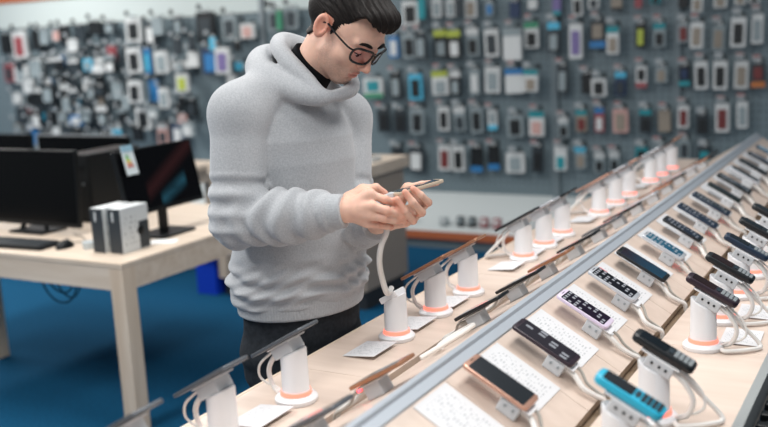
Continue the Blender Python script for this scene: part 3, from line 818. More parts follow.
A_Y = [1.623, 1.876, 2.142, 2.382, 2.63, 2.873, 3.125, 3.354, 3.585, 3.831, 4.045, 4.284, 4.509, 4.74, 4.98]
A_SPEC = [('copper', S_DARK, 'copper phone with dark screen', .069, .150), ('plum', S_PLUM, 'dark plum phone with a pale clock panel', .066, .152), ('lilac', S_ICON, 'lilac edged phone with plum icon screen', .066, .140), ('silver', S_ICON2, 'silver phone with black icon screen', .066, .140), ('black', S_REDBLUE, 'black phone with red to blue screen', .070, .156), ('silver', S_TEAL, 'silver phone with bright teal picture screen', .066, .138), ('black', S_NAVY, 'slim black phone with navy screen', .062, .138), ('navy', S_NAVY, 'navy phone with small icons', .064, .150), ('navy', S_GREY, 'slate blue phone with dull screen', .066, .150), ('green', S_DARK, 'thin dark green phone', .050, .140), ('black', S_GREY, 'wide black phone with grey screen', .070, .150), ('silver', S_DARK, 'white edged phone with black screen', .060, .140), ('black', S_DARK, 'all black thin phone', .058, .140), ('black', S_NAVY, 'black phone with navy icon screen', .066, .140), ('navy', S_TEAL, 'navy phone with teal screen', .066, .140), ('black', S_GREY, 'black phone with slate screen', .066, .140)]
m_sheet = text_mat('spec_sheet', '#d6d6d8', '#b4b6b9', 22, 0, 1, 0.52)
m_sheet_red = mat('sheet_red', '#d9939a', 0.6)
for i, (Y, (body, scr, nm, w, l)) in enumerate(zip(A_Y, A_SPEC)):
    pos = '%s from near end' % ORD[i]
    phone('%s on the front slope, %s' % (nm, pos), (-0.699 if i < 4 else -0.689, Y, 0.9687 if i < 4 else 0.9628), math.atan(0.56), False, body, scr, w, l)
    slope_mount('grey bracket under the %s phone of the front slope' % ORD[i], Y - 0.004, False, i in (5, 6, 7, 8), 0.012 * ((i % 3) - 1), 'brackets on the front slope')
    o = MB().box(-0.078, 0.085, -0.066, 0.066, 0.0, 0.0012).build('spec_sheet', m_sheet, loc=(-0.722, Y - 0.128, 0.9328), rot=(0, SLOPE, 0))
    tag(o, 'printed white spec sheet lying before the %s phone of the front slope' % ORD[i], 'sheet', 'spec sheets on the front slope')
    if i == 4: MB().box(-0.07, -0.045, -0.05, 0.02, 0.001, 0.0018).build('red_heading', m_sheet_red, o)
D_Y = [1.36, 1.60, 1.85, 2.10, 2.36, 2.60, 2.85, 3.10, 3.34, 3.58, 3.82, 4.05, 4.28, 4.52, 4.75]
D_SPEC = [('grey', S_DARK), ('bronze', S_DARK), None, ('black', S_DARK), ('black', S_DARK), ('bronze', S_DARK), ('black', S_DARK), ('grey', S_DARK), ('black', S_DARK), ('silver', S_DARK), ('bronze', S_DARK), ('black', S_DARK), ('silver', S_DARK), ('bronze', S_DARK), ('black', S_DARK)]
for i, (Y, sp) in enumerate(zip(D_Y, D_SPEC)):
    if sp is None: continue
    phone('%s phone seen edge-on behind the metal ridge, %s from the near end' % (sp[0], ORD[i]), (-0.954, Y, 0.963), math.atan(0.58), True, sp[0], sp[1], 0.070, 0.145)
    slope_mount('grey bracket behind the ridge under the %s phone from the near end' % ORD[i], Y, True, i in (0, 1), 0.01 * ((i % 3) - 1), 'brackets behind the ridge')

def pedestal(label, X, Y, flip, group, loops=1, tilt=0.52, bracket=True):
    o = thing('display_pedestal', label, 'pedestal', (X, Y, 0.85), PI if flip else 0, group)
    MB().lathe([(0.046, 0), (0.048, 0.003), (0.048, 0.010), (0.043, 0.0155), (0.034, 0.017)], 28).build('base_disc', m_post, o, True)
    MB().lathe([(0.0345, 0.0165), (0.0355, 0.019), (0.0335, 0.026)], 28).build('light_ring', m_led, o, True)
    k = -0.50
    MB().lathe([(0.0325, 0.0255), (0.031, 0.03), (0.030, 0.110), (0.027, 0.113)], 28, sy=0.95, top=lambda x, y: x * k).build('post', m_post, o, True)
    T = Matrix.Translation((0.004, 0, 0.115)) @ Matrix.Rotation(math.atan(tilt), 4, 'Y')
    if bracket:
        MB().box(-0.022, 0.036, -0.024, 0.024, -0.004, 0.022, 0.003, M=T).build('bracket', m_grey, o)
        MB().box(-0.038, 0.045, -0.023, 0.023, 0.021, 0.0245, 0.001, M=T).build('clamp_plate', m_post, o)
        b = MB()
        for x in (-0.008, 0.008, 0.022): b.lathe([(0.0028, 0), (0.0028, 0.002)], 10, M=T @ Matrix.Translation((x, -0.0245, 0.011)) @ Matrix.Rotation(PI / 2, 4, 'X'))
        b.build('screw', m_blk, o)
        MB().tube(bez([T @ Vector((0.036, -0.008, 0.01)), (0.062, -0.010, 0.088), (0.078, -0.010, 0.056), (0.066, -0.006, 0.022), (0.045, 0, 0.012)]), 0.0055, 8).build('cable', m_cable, o, True)
        if loops:
            MB().tube(bez([T @ Vector((0.047, 0.004, 0.018)), (0.088, 0.006, 0.076), (0.098, 0.0, 0.045), (0.082, -0.004, 0.028), (0.058, -0.006, 0.022), (0.040, -0.006, 0.012)]), 0.0028, 8).build('charging_wire', m_cable, o, True)
        if loops > 1:
            MB().tube(bez([T @ Vector((0.036, 0.012, 0.01)), (0.085, 0.03, 0.055), (0.125, 0.035, 0.010), (0.105, 0.0, 0.008), (0.06, -0.03, 0.008), (0.046, -0.02, 0.008)]), 0.0052, 8).build('power_lead', m_cable, o, True)
    else:
        MB().box(-0.026, 0.030, -0.026, 0.026, -0.006, 0.010, 0.003, M=T).build('cap', m_post, o)
    return o
def card(label, X, Y, rz, group, tilt=0.12):
    o = MB().box(-0.045, 0.045, -0.06, 0.06, 0.0, 0.0015).build('price_card', m_sheet, loc=(X, Y, 0.8585 + 0.045 * math.sin(abs(tilt)) - 0.007), rot=(0, tilt, rz))
    return tag(o, label, 'card', group)
B_SPEC = [(1.575, 'cyan', 'key', 'cyan keypad phone'), (1.82, 'black', 'key', 'black keypad phone with dark keys'), (2.29, 'plum', 'key', 'dark keypad phone with reddish screen'), (2.515, 'black', 'key', 'black keypad phone with pale keys'), (2.765, 'navy', 'key', 'navy keypad phone'), (3.0, 'black', 'key', 'black keypad phone beyond the navy one'), (3.235, 'black', 'key', 'last black keypad phone in view')]
for i, (Y, body, kind, nm) in enumerate(B_SPEC):
    pedestal('white pedestal on the front shelf, %s from the near end' % ORD[i], -0.457, Y, False, 'pedestals on the front shelf', 2 if i not in (0,) else 1)
    phone('%s on the %s front pedestal from the near end' % (nm, ORD[i]), (-0.457 + 0.004 + .4613 * .0420, Y + 0.004, 0.85 + .115 + .8872 * .0420), math.atan(0.52), False, body, S_DARK if i not in (2, 3) else screen_mat('screen_dull_red', '#160a0a', '#381a18', '#1c1416', False, 0.4), 0.050 if i != 4 else 0.046, 0.132, 0.016, 'key')
    if i in (2, 3): card('white price card by the %s pedestal of the front shelf' % ORD[i], -0.385, Y + 0.105 if i else Y + 0.12, 0.05, 'price cards on the front shelf', 0.03)
C_Y = [1.14, 1.38, 1.63, 2.09, 2.32, 2.54, 2.99, 3.19, 3.385, 3.79, 4.02, 4.23, 4.61, 4.81, 5.03]
C_BODY = ['grey', 'grey', 'grey', None, 'bronze', 'bronze', 'black', 'silver', 'black', 'copper', 'silver', 'copper', 'silver', 'black', 'bronze']
for i, (Y, body) in enumerate(zip(C_Y, C_BODY)):
    lab = 'white glowing pedestal on the man\'s side shelf, %s from the near end' % ORD[i]
    if body is None: lab = 'white pedestal beside the man, its phone lifted off into his hands'
    pedestal(lab, -1.192 if i < 9 else -1.175, Y, True, 'pedestals on the man\'s side shelf', 1 if i % 3 != 0 else 2, tilt=0.57, bracket=body is not None)
    if body:
        phone('%s phone tilted away on the %s pedestal of the man\'s side shelf' % (body, ORD[i]), ((-1.192 if i < 9 else -1.175) - 0.004 - .4952 * .0340, Y - 0.004, 0.85 + .115 + .8688 * .0340), math.atan(0.57), True, body, S_DARK, 0.078 + 0.003 * (i % 2), 0.160, 0.008)
    if i > 1: card('white price card before the %s pedestal of the man\'s side shelf' % ORD[i], -1.205, Y - 0.115, 0.0, 'price cards on the man\'s side shelf', -0.10)
# loose end of the charging cable on the ridge side, between the second and fourth bracket
o = MB().tube(bez([(-0.955, 1.88, 0.922), (-0.985, 1.92, 0.905), (-1.0, 1.99, 0.898), (-0.965, 2.03, 0.920), (-0.93, 2.00, 0.941), (-0.935, 1.92, 0.938), (-0.99, 1.84, 0.904)]), 0.006, 8).build('coiled_cable', m_cable, smooth=True)
tag(o, 'thick white cable coiled behind the metal ridge near the empty pedestal', 'cable')
# black ribbed rack hung on the table edge
t = thing('ribbed_rack', 'black ribbed rack beside the grey table edge at lower right', 'rack', (-0.23, 1.95, 0))
MB().box(-0.045, 0.08, -0.55, 0.42, 0.10, 0.80, 0.004).build('casing', m_blk_matte, t)
for k in range(16):
    MB().box(-0.056, 0.085, -0.53 + 0.06 * k, -0.505 + 0.06 * k, 0.12, 0.812, 0.003).build('rib', m_blk, t)
MB().box(-0.05, 0.09, -0.56, 0.43, 0.0, 0.10).build('foot', m_blk, t)

# ---------------------------------------------------------------- the man
MAN_O = np.array([-1.484177, 2.087137, 0.0])
MR, MF = np.array([0.865194, 0.501438, 0.0]), np.array([-0.501438, 0.865194, 0.0])
def to_uvw(P):      # u right, v towards the counter's near end, w up
    Q = P - MAN_O
    return np.stack([Q @ MR, -(Q @ MF), Q[:, 2]], 1)
def to_world(q):
    q = np.asarray(q, float)
    return MAN_O + q[..., :1] * MR - q[..., 1:2] * MF + q[..., 2:3] * np.array([0, 0, 1.0])
def A(*v): return np.array(v, float)
def nrm(v): return v / np.linalg.norm(v)
def cap(P, a, b, ra, rb):
    a, b = np.asarray(a, float), np.asarray(b, float); ab = b - a
    t = np.clip(((P - a) @ ab) / (ab @ ab), 0, 1)
    return np.linalg.norm(P - a - t[:, None] * ab, axis=1) - (ra + t * (rb - ra))
def ell(P, c, r, ax=None):
    Q = P - np.asarray(c, float)
    if ax is not None: Q = Q @ np.stack(ax, 1)
    r = np.asarray(r, float)
    k0 = np.linalg.norm(Q / r, axis=1); k1 = np.linalg.norm(Q / (r * r), axis=1)
    return k0 * (k0 - 1) / np.maximum(k1, 1e-6)
def smin(a, b, k):
    h = np.maximum(k - np.abs(a - b), 0) / k
    return np.minimum(a, b) - h * h * k * 0.25
def smax(a, b, k): return -smin(-a, -b, k)
_r = np.random.RandomState(5); _D = _r.normal(size=(14, 3)); _D /= np.linalg.norm(_D, axis=1)[:, None]; _PH = _r.uniform(0, 6.28, 14)
def wob(P, f, n=7, off=0):
    s = 0
    for i in range(n): s = s + np.sin(P @ (_D[(i + off) % 14] * f * (0.7 + 0.13 * i)) + _PH[(i + off) % 14])
    return s / n
def surface(sdf, lo, hi, h):
    # surface nets on sparse blocks; the field is sampled in world space
    lo = np.asarray(lo, float); n = np.ceil((np.asarray(hi) - lo) / h / 8).astype(int)
    g = np.stack(np.meshgrid(*[np.arange(k) for k in n], indexing='ij'), -1).reshape(-1, 3)
    cen = lo + (g * 8 + 4) * h
    d = np.concatenate([sdf(c) for c in np.array_split(cen, max(1, len(cen) // 40000))])
    g = g[np.abs(d) < 4 * h * 1.75 + 0.022]
    off = np.stack(np.meshgrid(*[np.arange(9)] * 3, indexing='ij'), -1).reshape(-1, 3)
    NJ, NK = n[1] * 8 + 2, n[2] * 8 + 2
    ids, vs, quads = [], [], []
    corner = [(0, 0, 0), (1, 0, 0), (0, 1, 0), (1, 1, 0), (0, 0, 1), (1, 0, 1), (0, 1, 1), (1, 1, 1)]
    edges = [(a, b) for a in range(8) for b in range(a + 1, 8) if sum(abs(p - q) for p, q in zip(corner[a], corner[b])) == 1]
    for ch in np.array_split(g, max(1, len(g) // 250)):
        if len(ch) == 0: continue
        idx = ch[:, None, :] * 8 + off[None]
        val = sdf((lo + idx.reshape(-1, 3) * h)).reshape(len(ch), 9, 9, 9)
        cv = np.stack([val[:, c[0]:c[0] + 8, c[1]:c[1] + 8, c[2]:c[2] + 8] for c in corner], -1)
        ins = cv < 0; act = ins.any(-1) & ~ins.all(-1)
        bi, ii, jj, kk = np.nonzero(act)
        if len(bi) == 0: continue
        cell = ch[bi] * 8 + np.stack([ii, jj, kk], 1); v8 = cv[bi, ii, jj, kk]
        acc = np.zeros((len(bi), 3)); cnt = np.zeros(len(bi))
        for a, b in edges:
            va, vb = v8[:, a], v8[:, b]; m = (va < 0) != (vb < 0); t = np.where(m, va / np.where(m, va - vb, 1), 0)
            pa, pb = np.array(corner[a], float), np.array(corner[b], float)
            acc += np.where(m[:, None], pa + t[:, None] * (pb - pa), 0); cnt += m
        ids.append((cell[:, 0] * NJ + cell[:, 1]) * NK + cell[:, 2]); vs.append(lo + (cell + acc / cnt[:, None]) * h)
        s0 = v8[:, 0] < 0
        for ax, cb in ((0, 1), (1, 2), (2, 4)):
            m = s0 != (v8[:, cb] < 0)
            if m.any(): quads.append((ax, cell[m], s0[m]))
    ids = np.concatenate(ids); vs = np.concatenate(vs); o = np.argsort(ids); ids, vs = ids[o], vs[o]
    F = []
    for ax, cell, s in quads:
        b, c = [(1, 2), (2, 0), (0, 1)][ax]
        q = []
        for db, dc in ((0, 0), (-1, 0), (-1, -1), (0, -1)):
            k = cell.copy(); k[:, b] += db; k[:, c] += dc
            key = (k[:, 0] * NJ + k[:, 1]) * NK + k[:, 2]; p = np.searchsorted(ids, key).clip(0, len(ids) - 1)
            q.append(np.where(ids[p] == key, p, -1))
        q = np.stack(q, 1); ok = (q >= 0).all(1); q = q[ok]; s = s[ok]
        q[~s] = q[~s][:, ::-1]; F.append(q)
    return vs, np.concatenate(F)
def mesh_from(name, V, F, m, parent=None, color=None):
    me = bpy.data.meshes.new(name); me.vertices.add(len(V)); me.vertices.foreach_set('co', V.astype(np.float32).ravel())
    me.loops.add(len(F) * 4); me.loops.foreach_set('vertex_index', F.astype(np.int32).ravel())
    me.polygons.add(len(F)); me.polygons.foreach_set('loop_start', np.arange(0, len(F) * 4, 4, dtype=np.int32))
    me.polygons.foreach_set('use_smooth', [True] * len(F))
    me.update(calc_edges=True); me.validate(); me.materials.append(m)
    if color is not None:
        at = me.color_attributes.new('tint', 'FLOAT_COLOR', 'POINT')
        at.data.foreach_set('color', np.concatenate([color, np.ones((len(color), 1))], 1).astype(np.float32).ravel())
    o = bpy.data.objects.new(name, me); C.objects.link(o)
    if parent: o.parent = parent; o.matrix_parent_inverse = parent.matrix_world.inverted()
    return o
def wrapw(f): return lambda P: f(to_uvw(P))

# skeleton (metres, man frame)
SH_R, EL_R, WR_R = A(-0.1103, 0.1500, 1.4560), A(-0.1267, 0.2000, 1.1946), A(0.1444, 0.2850, 1.2214)
SH_L, EL_L, WR_L = A(0.1408, -0.1100, 1.4099), A(0.1433, -0.0300, 1.1319), A(0.2210, 0.1700, 1.1623)
HIP = A(-0.0030, -0.0000, 0.8408)
NB, NT = A(0.0326, 0.0200, 1.5418), A(0.0954, 0.0650, 1.6264)
TH = math.radians(43)
TF, TL = A(math.sin(TH), math.cos(TH), 0), A(math.cos(TH), -math.sin(TH), 0)
CH = (SH_R + SH_L) / 2 - A(0, 0, 0.0)
HY, HP, HR = math.radians(50), math.radians(42), math.radians(-4)
hF = A(math.sin(HY) * math.cos(HP), math.cos(HY) * math.cos(HP), -math.sin(HP))
_l, _u = A(math.cos(HY), -math.sin(HY), 0), A(math.sin(HY) * math.sin(HP), math.cos(HY) * math.sin(HP), math.cos(HP))
hL, hU = _l * math.cos(HR) + _u * math.sin(HR), _u * math.cos(HR) - _l * math.sin(HR)
HC = A(0.170, 0.085, 1.651)
NT = HC - hF * .034 - hU * .048
def head_local(P): return np.stack([(P - HC) @ hF, (P - HC) @ hL, (P - HC) @ hU], 1)
def head_w(q): return to_world(HC + q[0] * hF + q[1] * hL + q[2] * hU)

def sd_head(Q):
    S = Q.copy(); S[:, 1] = np.abs(S[:, 1])
    d = ell(Q, (-.020, 0, .034), (.097, .074, .084))
    d = smin(d, ell(Q, (.034, 0, .028), (.058, .062, .058)), .03)
    d = smin(d, ell(Q, (.030, 0, -.042), (.058, .056, .070)), .035)
    d = smin(d, cap(S, (.010, .050, -.060), (.056, .014, -.105), .014, .016), .035)
    d = smin(d, ell(Q, (.062, 0, -.106), (.017, .020, .014)), .02)
    d = smin(d, ell(S, (.058, .040, -.026), (.026, .022, .022)), .025)
    d = smin(d, cap(S, (.088, .010, .019), (.078, .046, .020), .007, .007), .016)
    d = smax(d, -ell(S, (.096, .031, -.003), (.014, .017, .012)), .012)
    d = smin(d, ell(S, (.077, .031, -.002), (.0135, .0135, .0125)), .004)
    d = smin(d, cap(Q, (.086, 0, .012), (.110, 0, -.036), .0075, .0095), .012)
    d = smin(d, ell(Q, (.111, 0, -.039), (.0105, .0105, .0095)), .006)
    d = smin(d, ell(S, (.100, .012, -.043), (.0105, .0065, .0075)), .006)
    d = smax(d, -ell(S, (.104, .0065, -.050), (.005, .0035, .004)), .003)
    d = smin(d, ell(Q, (.077, 0, -.074), (.013, .026, .020)), .016)
    d = smin(d, ell(Q, (.0890, 0, -.0690), (.0062, .021, .0046)), .003)
    d = smin(d, ell(Q, (.0880, 0, -.0800), (.0064, .018, .0054)), .003)
    d = smax(d, -ell(Q, (.0955, 0, -.0743), (.0085, .024, .0014)), .003)
    d = smax(d, -ell(Q, (.0865, 0, -.0905), (.007, .018, .005)), .008)
    # ears
    ea = nrm(A(.38, .92, 0)); eb = nrm(np.cross(ea, nrm(A(-.18, 0, 1)))); ec = np.cross(eb, ea)
    e = ell(S, (-.016, .083, -.006), (.019, .0090, .033), (eb, ea, ec))
    e = smax(e, -ell(S, (-.011, .0905, -.002), (.0120, .0105, .021), (eb, ea, ec)), .004)
    e = smin(e, cap(S, (-.002, .080, -.012), (-.004, .081, -.020), .004, .004), .005)
    d = smin(d, e, .004)
    return d
FR = []
def finger(pts, rs): return (np.array(pts), rs)
def sd_chain(P, pts, rs, k=.004):
    d = None
    for a, b, ra, rb in zip(pts[:-1], pts[1:], rs[:-1], rs[1:]):
        c = cap(P, a, b, ra, rb); d = c if d is None else smin(d, c, k)
    return d
H1 = dict(wr=A(0.1350, 0.2850, 1.2244), mcp=[A(0.2067, 0.3050, 1.2617), A(0.2114, 0.3220, 1.2368), A(0.2054, 0.3180, 1.2135), A(0.1958, 0.3000, 1.1923)],
    f=[[A(0.2067, 0.3050, 1.2617), A(0.2416, 0.3100, 1.2487), A(0.2593, 0.2900, 1.2381), A(0.2725, 0.2720, 1.2306)],
       [A(0.2114, 0.3220, 1.2368), A(0.2438, 0.3250, 1.2248), A(0.2614, 0.3050, 1.2141), A(0.2746, 0.2850, 1.2059)],
       [A(0.2054, 0.3180, 1.2135), A(0.2369, 0.3200, 1.2049), A(0.2558, 0.3020, 1.1968), A(0.2702, 0.2820, 1.1884)],
       [A(0.1958, 0.3000, 1.1923), A(0.2218, 0.3020, 1.1864), A(0.2407, 0.2900, 1.1793), A(0.2540, 0.2720, 1.1737)]],
    th=[A(0.1572, 0.2650, 1.2441), A(0.1898, 0.2620, 1.2651), A(0.2216, 0.2680, 1.2717), A(0.2425, 0.2620, 1.2562)])
H2 = dict(wr=A(0.2364, 0.1850, 1.1697), mcp=[A(0.3380, 0.2050, 1.2164), A(0.3267, 0.2150, 1.1961), A(0.3087, 0.2150, 1.1819), A(0.2887, 0.2050, 1.1708)],
    f=[[A(0.3380, 0.2050, 1.2164), A(0.3457, 0.2550, 1.2261), A(0.3271, 0.2840, 1.2505), A(0.3099, 0.2860, 1.2675)],
       [A(0.3267, 0.2150, 1.1961), A(0.3283, 0.2680, 1.2047), A(0.3067, 0.3000, 1.2374), A(0.2900, 0.3020, 1.2628)],
       [A(0.3087, 0.2150, 1.1819), A(0.3068, 0.2680, 1.1861), A(0.2879, 0.3000, 1.2166), A(0.2702, 0.3040, 1.2473)],
       [A(0.2887, 0.2050, 1.1708), A(0.2863, 0.2560, 1.1811), A(0.2779, 0.2920, 1.2034), A(0.2728, 0.2960, 1.2239)]],
    th=[A(0.2635, 0.1650, 1.2003), A(0.3007, 0.1800, 1.2495), A(0.3351, 0.2050, 1.2618), A(0.3718, 0.2150, 1.2677)])
FRS = [[.0102, .0100, .0088, .0074], [.0106, .0103, .0090, .0076], [.0102, .0099, .0087, .0072], [.0092, .0088, .0077, .0064]]
TRS = [.015, .0125, .0100, .0078]
def sd_hand(P, H, back):
    d = None
    for i, m in enumerate(H['mcp']):
        c = cap(P, H['wr'] * 0.85 + m * 0.15 + back * 0.0, m, .019 if i in (1, 2) else .017, .0125)
        d = c if d is None else smin(d, c, .012)
    d = smin(d, cap(P, H['wr'], H['th'][0], .022, .018), .015)
    d = smin(d, cap(P, H['mcp'][0], H['th'][1], .011, .011), .014)
    d = smin(d, cap(P, H['th'][0], H['th'][1], .018, .0135), .014)
    d = smin(d, sd_chain(P, H['th'], TRS), .008)
    for i, (f, r) in enumerate(zip(H['f'], FRS)):
        c = sd_chain(P, f, r)
        d = smin(d, c, .0045)
    return d
def sd_arm(P, s, e, w, hw):
    d = smin(cap(P, s, e, .050, .040), cap(P, e, w, .042, .027), .02)
    return smin(d, cap(P, w, hw, .027, .024), .02)
def torso(P, prof, k=1.0):
    # stack of ellipses: (w, cu, cv, half width, half depth)
    W = np.array([p[0] for p in prof]); w = P[:, 2]
    cu, cv, a, b = [np.interp(w, W, [p[i] for p in prof]) for i in (1, 2, 3, 4)]
    x = (P[:, 0] - cu) * TL[0] + (P[:, 1] - cv) * TL[1]; y = (P[:, 0] - cu) * TF[0] + (P[:, 1] - cv) * TF[1]
    q = np.sqrt((x / a) ** 2 + (y / b) ** 2 + 1e-9)
    d = (q - 1) * np.minimum(a, b) * 0.9
    return d, w, x, y
zc = CH[2]
def lerp(a, b, t): return a + (b - a) * t
def ctr(w):
    t = (w - HIP[2]) / (zc - HIP[2]); c = lerp(HIP, CH, t); return float(c[0]), float(c[1])
BODY_PROF = [(w,) + ctr(w) + (a, b) for w, a, b in ((.80, .150, .100), (.95, .150, .100), (1.1, .145, .105), (1.3, .145, .110), (1.42, .130, .095), (1.50, .07, .065))]
LEGS = []
for s in (-1, 1):
    hip = HIP + TL * s * .092 + A(0, 0, .0) ; kn = HIP + TL * s * .098 + TF * .03; kn[2] = .49
    an = HIP + TL * s * .105 - TF * .02; an[2] = .085
    LEGS.append((hip, kn, an))
GR = [(HC, .16), (A(0.2049, 0.3000, 1.2283), .11), (A(0.3021, 0.2400, 1.2195), .10)]
def body_sdf(P):
    out = np.empty(len(P))
    d, w, x, y = torso(P, BODY_PROF)
    d = np.maximum(d, np.maximum(.78 - w, w - 1.50))
    d = smin(d, cap(P, NB - A(0, 0, .05), NT, .058, .050), .02)
    d = smin(d, sd_arm(P, SH_R, EL_R, WR_R, lerp(WR_R, H1['wr'], 1.0)) if False else smin(cap(P, SH_R, EL_R, .050, .040), cap(P, EL_R, WR_R, .040, .026), .02), .03)
    d = smin(d, smin(cap(P, SH_L, EL_L, .050, .040), cap(P, EL_L, WR_L, .040, .026), .02), .03)
    for hip, kn, an in LEGS:
        d = smin(d, smin(cap(P, hip, kn, .078, .052), cap(P, kn, an, .050, .036), .02), .03)
        d = smin(d, cap(P, an - A(0, 0, .03), an + TF * .13 - A(0, 0, .055), .034, .026), .02)
    m = np.linalg.norm(P - GR[0][0], axis=1) < .19
    if m.any(): d[m] = smin(d[m], sd_head(head_local(P[m])), .02)
    m = np.linalg.norm(P - GR[1][0], axis=1) < .15
    if m.any(): d[m] = smin(d[m], sd_hand(P[m], H1, 0), .012)
    m = np.linalg.norm(P - GR[2][0], axis=1) < .15
    if m.any(): d[m] = smin(d[m], sd_hand(P[m], H2, 0), .012)
    return d
# skin
def skin_material():
    m = bpy.data.materials.new('skin'); m.use_nodes = True
    nt = m.node_tree; b = nt.nodes['Principled BSDF']
    at = nt.nodes.new('ShaderNodeVertexColor'); at.layer_name = 'tint'
    tc = nt.nodes.new('ShaderNodeTexCoord'); nz = nt.nodes.new('ShaderNodeTexNoise'); nz.inputs['Scale'].default_value = 90; nz.inputs['Detail'].default_value = 4
    nt.links.new(tc.outputs['Object'], nz.inputs['Vector'])
    mr = nt.nodes.new('ShaderNodeMapRange'); mr.inputs[3].default_value = 0.9; mr.inputs[4].default_value = 1.1; nt.links.new(nz.outputs['Fac'], mr.inputs[0])
    mx = nt.nodes.new('ShaderNodeMix'); mx.data_type = 'RGBA'; mx.blend_type = 'MULTIPLY'; mx.inputs[0].default_value = 1.0
    nt.links.new(at.outputs[0], mx.inputs[6]); nt.links.new(mr.outputs[0], mx.inputs[7]); nt.links.new(mx.outputs[2], b.inputs['Base Color'])
    b.inputs['Roughness'].default_value = 0.5; b.inputs['Specular IOR Level'].default_value = 0.35
    b.inputs['Subsurface Weight'].default_value = 0.18; b.inputs['Subsurface Radius'].default_value = (0.012, 0.005, 0.003); b.inputs['Subsurface Scale'].default_value = 0.6
    return m
man = thing('person', 'person in a grey hoodie and black glasses looking down at a phone in both hands', 'person', tuple(MAN_O))
bpy.context.view_layer.update()
V, F = surface(wrapw(body_sdf), MAN_O + A(-.42, -.42, -.01), MAN_O + A(.62, .45, 1.82), .0026)
q = to_uvw(V); hl = head_local(q); S = hl.copy(); S[:, 1] = np.abs(S[:, 1])
base = np.array(rgb('#e0b6a2')[:3]); col = np.tile(base, (len(V), 1))
def blend(mask, c):
    global col
    col = col * (1 - mask[:, None]) + np.array(rgb(c)[:3]) * mask[:, None]
inhead = (np.linalg.norm(hl, axis=1) < .17).astype(float)
lips = np.clip(1 - np.maximum(ell(hl, (.088, 0, -.0745), (.014, .020, .0105)), 0) / .002, 0, 1)
stub = np.clip((-.046 - hl[:, 2] + .5 * np.maximum(.02 - hl[:, 0], 0) * 0) / .02, 0, 1) * np.clip((hl[:, 0] + .01) / .02, 0, 1) * inhead * np.clip((hl[:, 2] + .14) / .02, 0, 1)
side = np.clip((S[:, 1] - .045) / .012, 0, 1) * np.clip((hl[:, 0] - .0) / .01, 0, 1) * np.clip((.045 - hl[:, 0]) / .015, 0, 1) * np.clip((.0 - hl[:, 2]) / .02, 0, 1) * inhead
stipple = np.random.RandomState(3).uniform(0, 1, len(V))
blend(np.clip(np.maximum(stub, side), 0, 1) * (.20 + .22 * stipple), '#776a66')
blend(np.clip(1 - np.maximum(ell(hl, (.104, 0, -.040), (.02, .02, .016)), 0) / .01, 0, 1) * .35, '#d0806c')
ear = np.clip(1 - np.maximum(ell(S, (-.010, .082, -.006), (.026, .016, .036)), 0) / .006, 0, 1)
blend(ear * .6, '#d68a74')
blend(lips * .7, '#c0796e')
hands = np.zeros(len(V))
for H in (H1, H2):
    for f in H['f'] + [H['th']]:
        hands = np.maximum(hands, np.clip(1 - np.maximum(np.linalg.norm(q - f[-1], axis=1) - .012, 0) / .012, 0, 1) * .45)
        hands = np.maximum(hands, np.clip(1 - np.maximum(np.linalg.norm(q - f[1], axis=1) - .008, 0) / .010, 0, 1) * .35)
blend(hands, '#d88a74')
m_skin = skin_material()
body_obj = mesh_from('body', V, F, m_skin, man, col)

# hair
def hair_sdf(P):
    Q = head_local(P); S = Q.copy(); S[:, 1] = np.abs(S[:, 1])
    x = Q[:, 0]
    d = ell(Q, (-.020, 0, .036), (.104, .080, .091))
    d = smin(d, ell(Q, (.010, 0, .082), (.088, .066, .046)), .03)
    d = smin(d, cap(S, (.084, .0, .088), (.070, .044, .082), .025, .022), .03)
    d = smin(d, ell(Q, (-.075, 0, .02), (.045, .062, .07)), .03)
    # strands swept towards the front
    ang = np.arctan2(Q[:, 1], Q[:, 2] - .0)
    d = d + .0016 * np.sin(ang * 40 + 4 * np.sin(x * 30 + Q[:, 1] * 16)) * np.clip((Q[:, 2] - .02) / .05, 0, 1) + .0009 * np.sin(ang * 84 + 7 * np.sin(x * 22)) + .004 * wob(Q, 45, 5)
    d = smin(d, np.maximum(cap(P, NB, NT, .0605, .0535), Q[:, 0] + .036), .012)
    zb = np.interp(x, [-.12, -.095, -.06, -.042, -.034, .002, .006, .020, .028, .038, .052, .070, .088, .105], [-.075, -.078, -.072, -.040, .022, .026, -.030, -.036, -.006, .040, .074, .090, .086, .064]) + .004 * wob(Q, 60, 5, 2)
    return smax(d, zb - Q[:, 2], .006)
hc_w = to_world(HC)
V, F = surface(wrapw(hair_sdf), hc_w - .17, hc_w + .19, .0024)
m_hair = mat('dark_brown_hair', '#15100e', 0.6, noise=0.5, nscale=120, spec=0.2)
hair = mesh_from('hair', V, F, m_hair, man)
for s in (-1, 1):
    pts = [(.0975, s * .011, .0185), (.0975, s * .022, .0225), (.0925, s * .036, .0245), (.081, s * .050, .0185)]
    b = MB(); b.tube([Vector(head_w(p)) for p in [tuple(v) for v in bez(pts, 5)]], [.0024 + .0022 * math.sin(PI * (i + .5) / 16) for i in range(16)], 8)
    o = b.build('eyebrow', m_hair, smooth=True); o.parent = man; o.matrix_parent_inverse = man.matrix_world.inverted()
def kid(o, parent=None):
    o.parent = parent or man; o.matrix_parent_inverse = (parent or man).matrix_world.inverted(); return o
m_eye = mat('eye_white', '#d8d2cc', 0.2); m_iris = mat('iris_brown', '#2a1a12', 0.2)
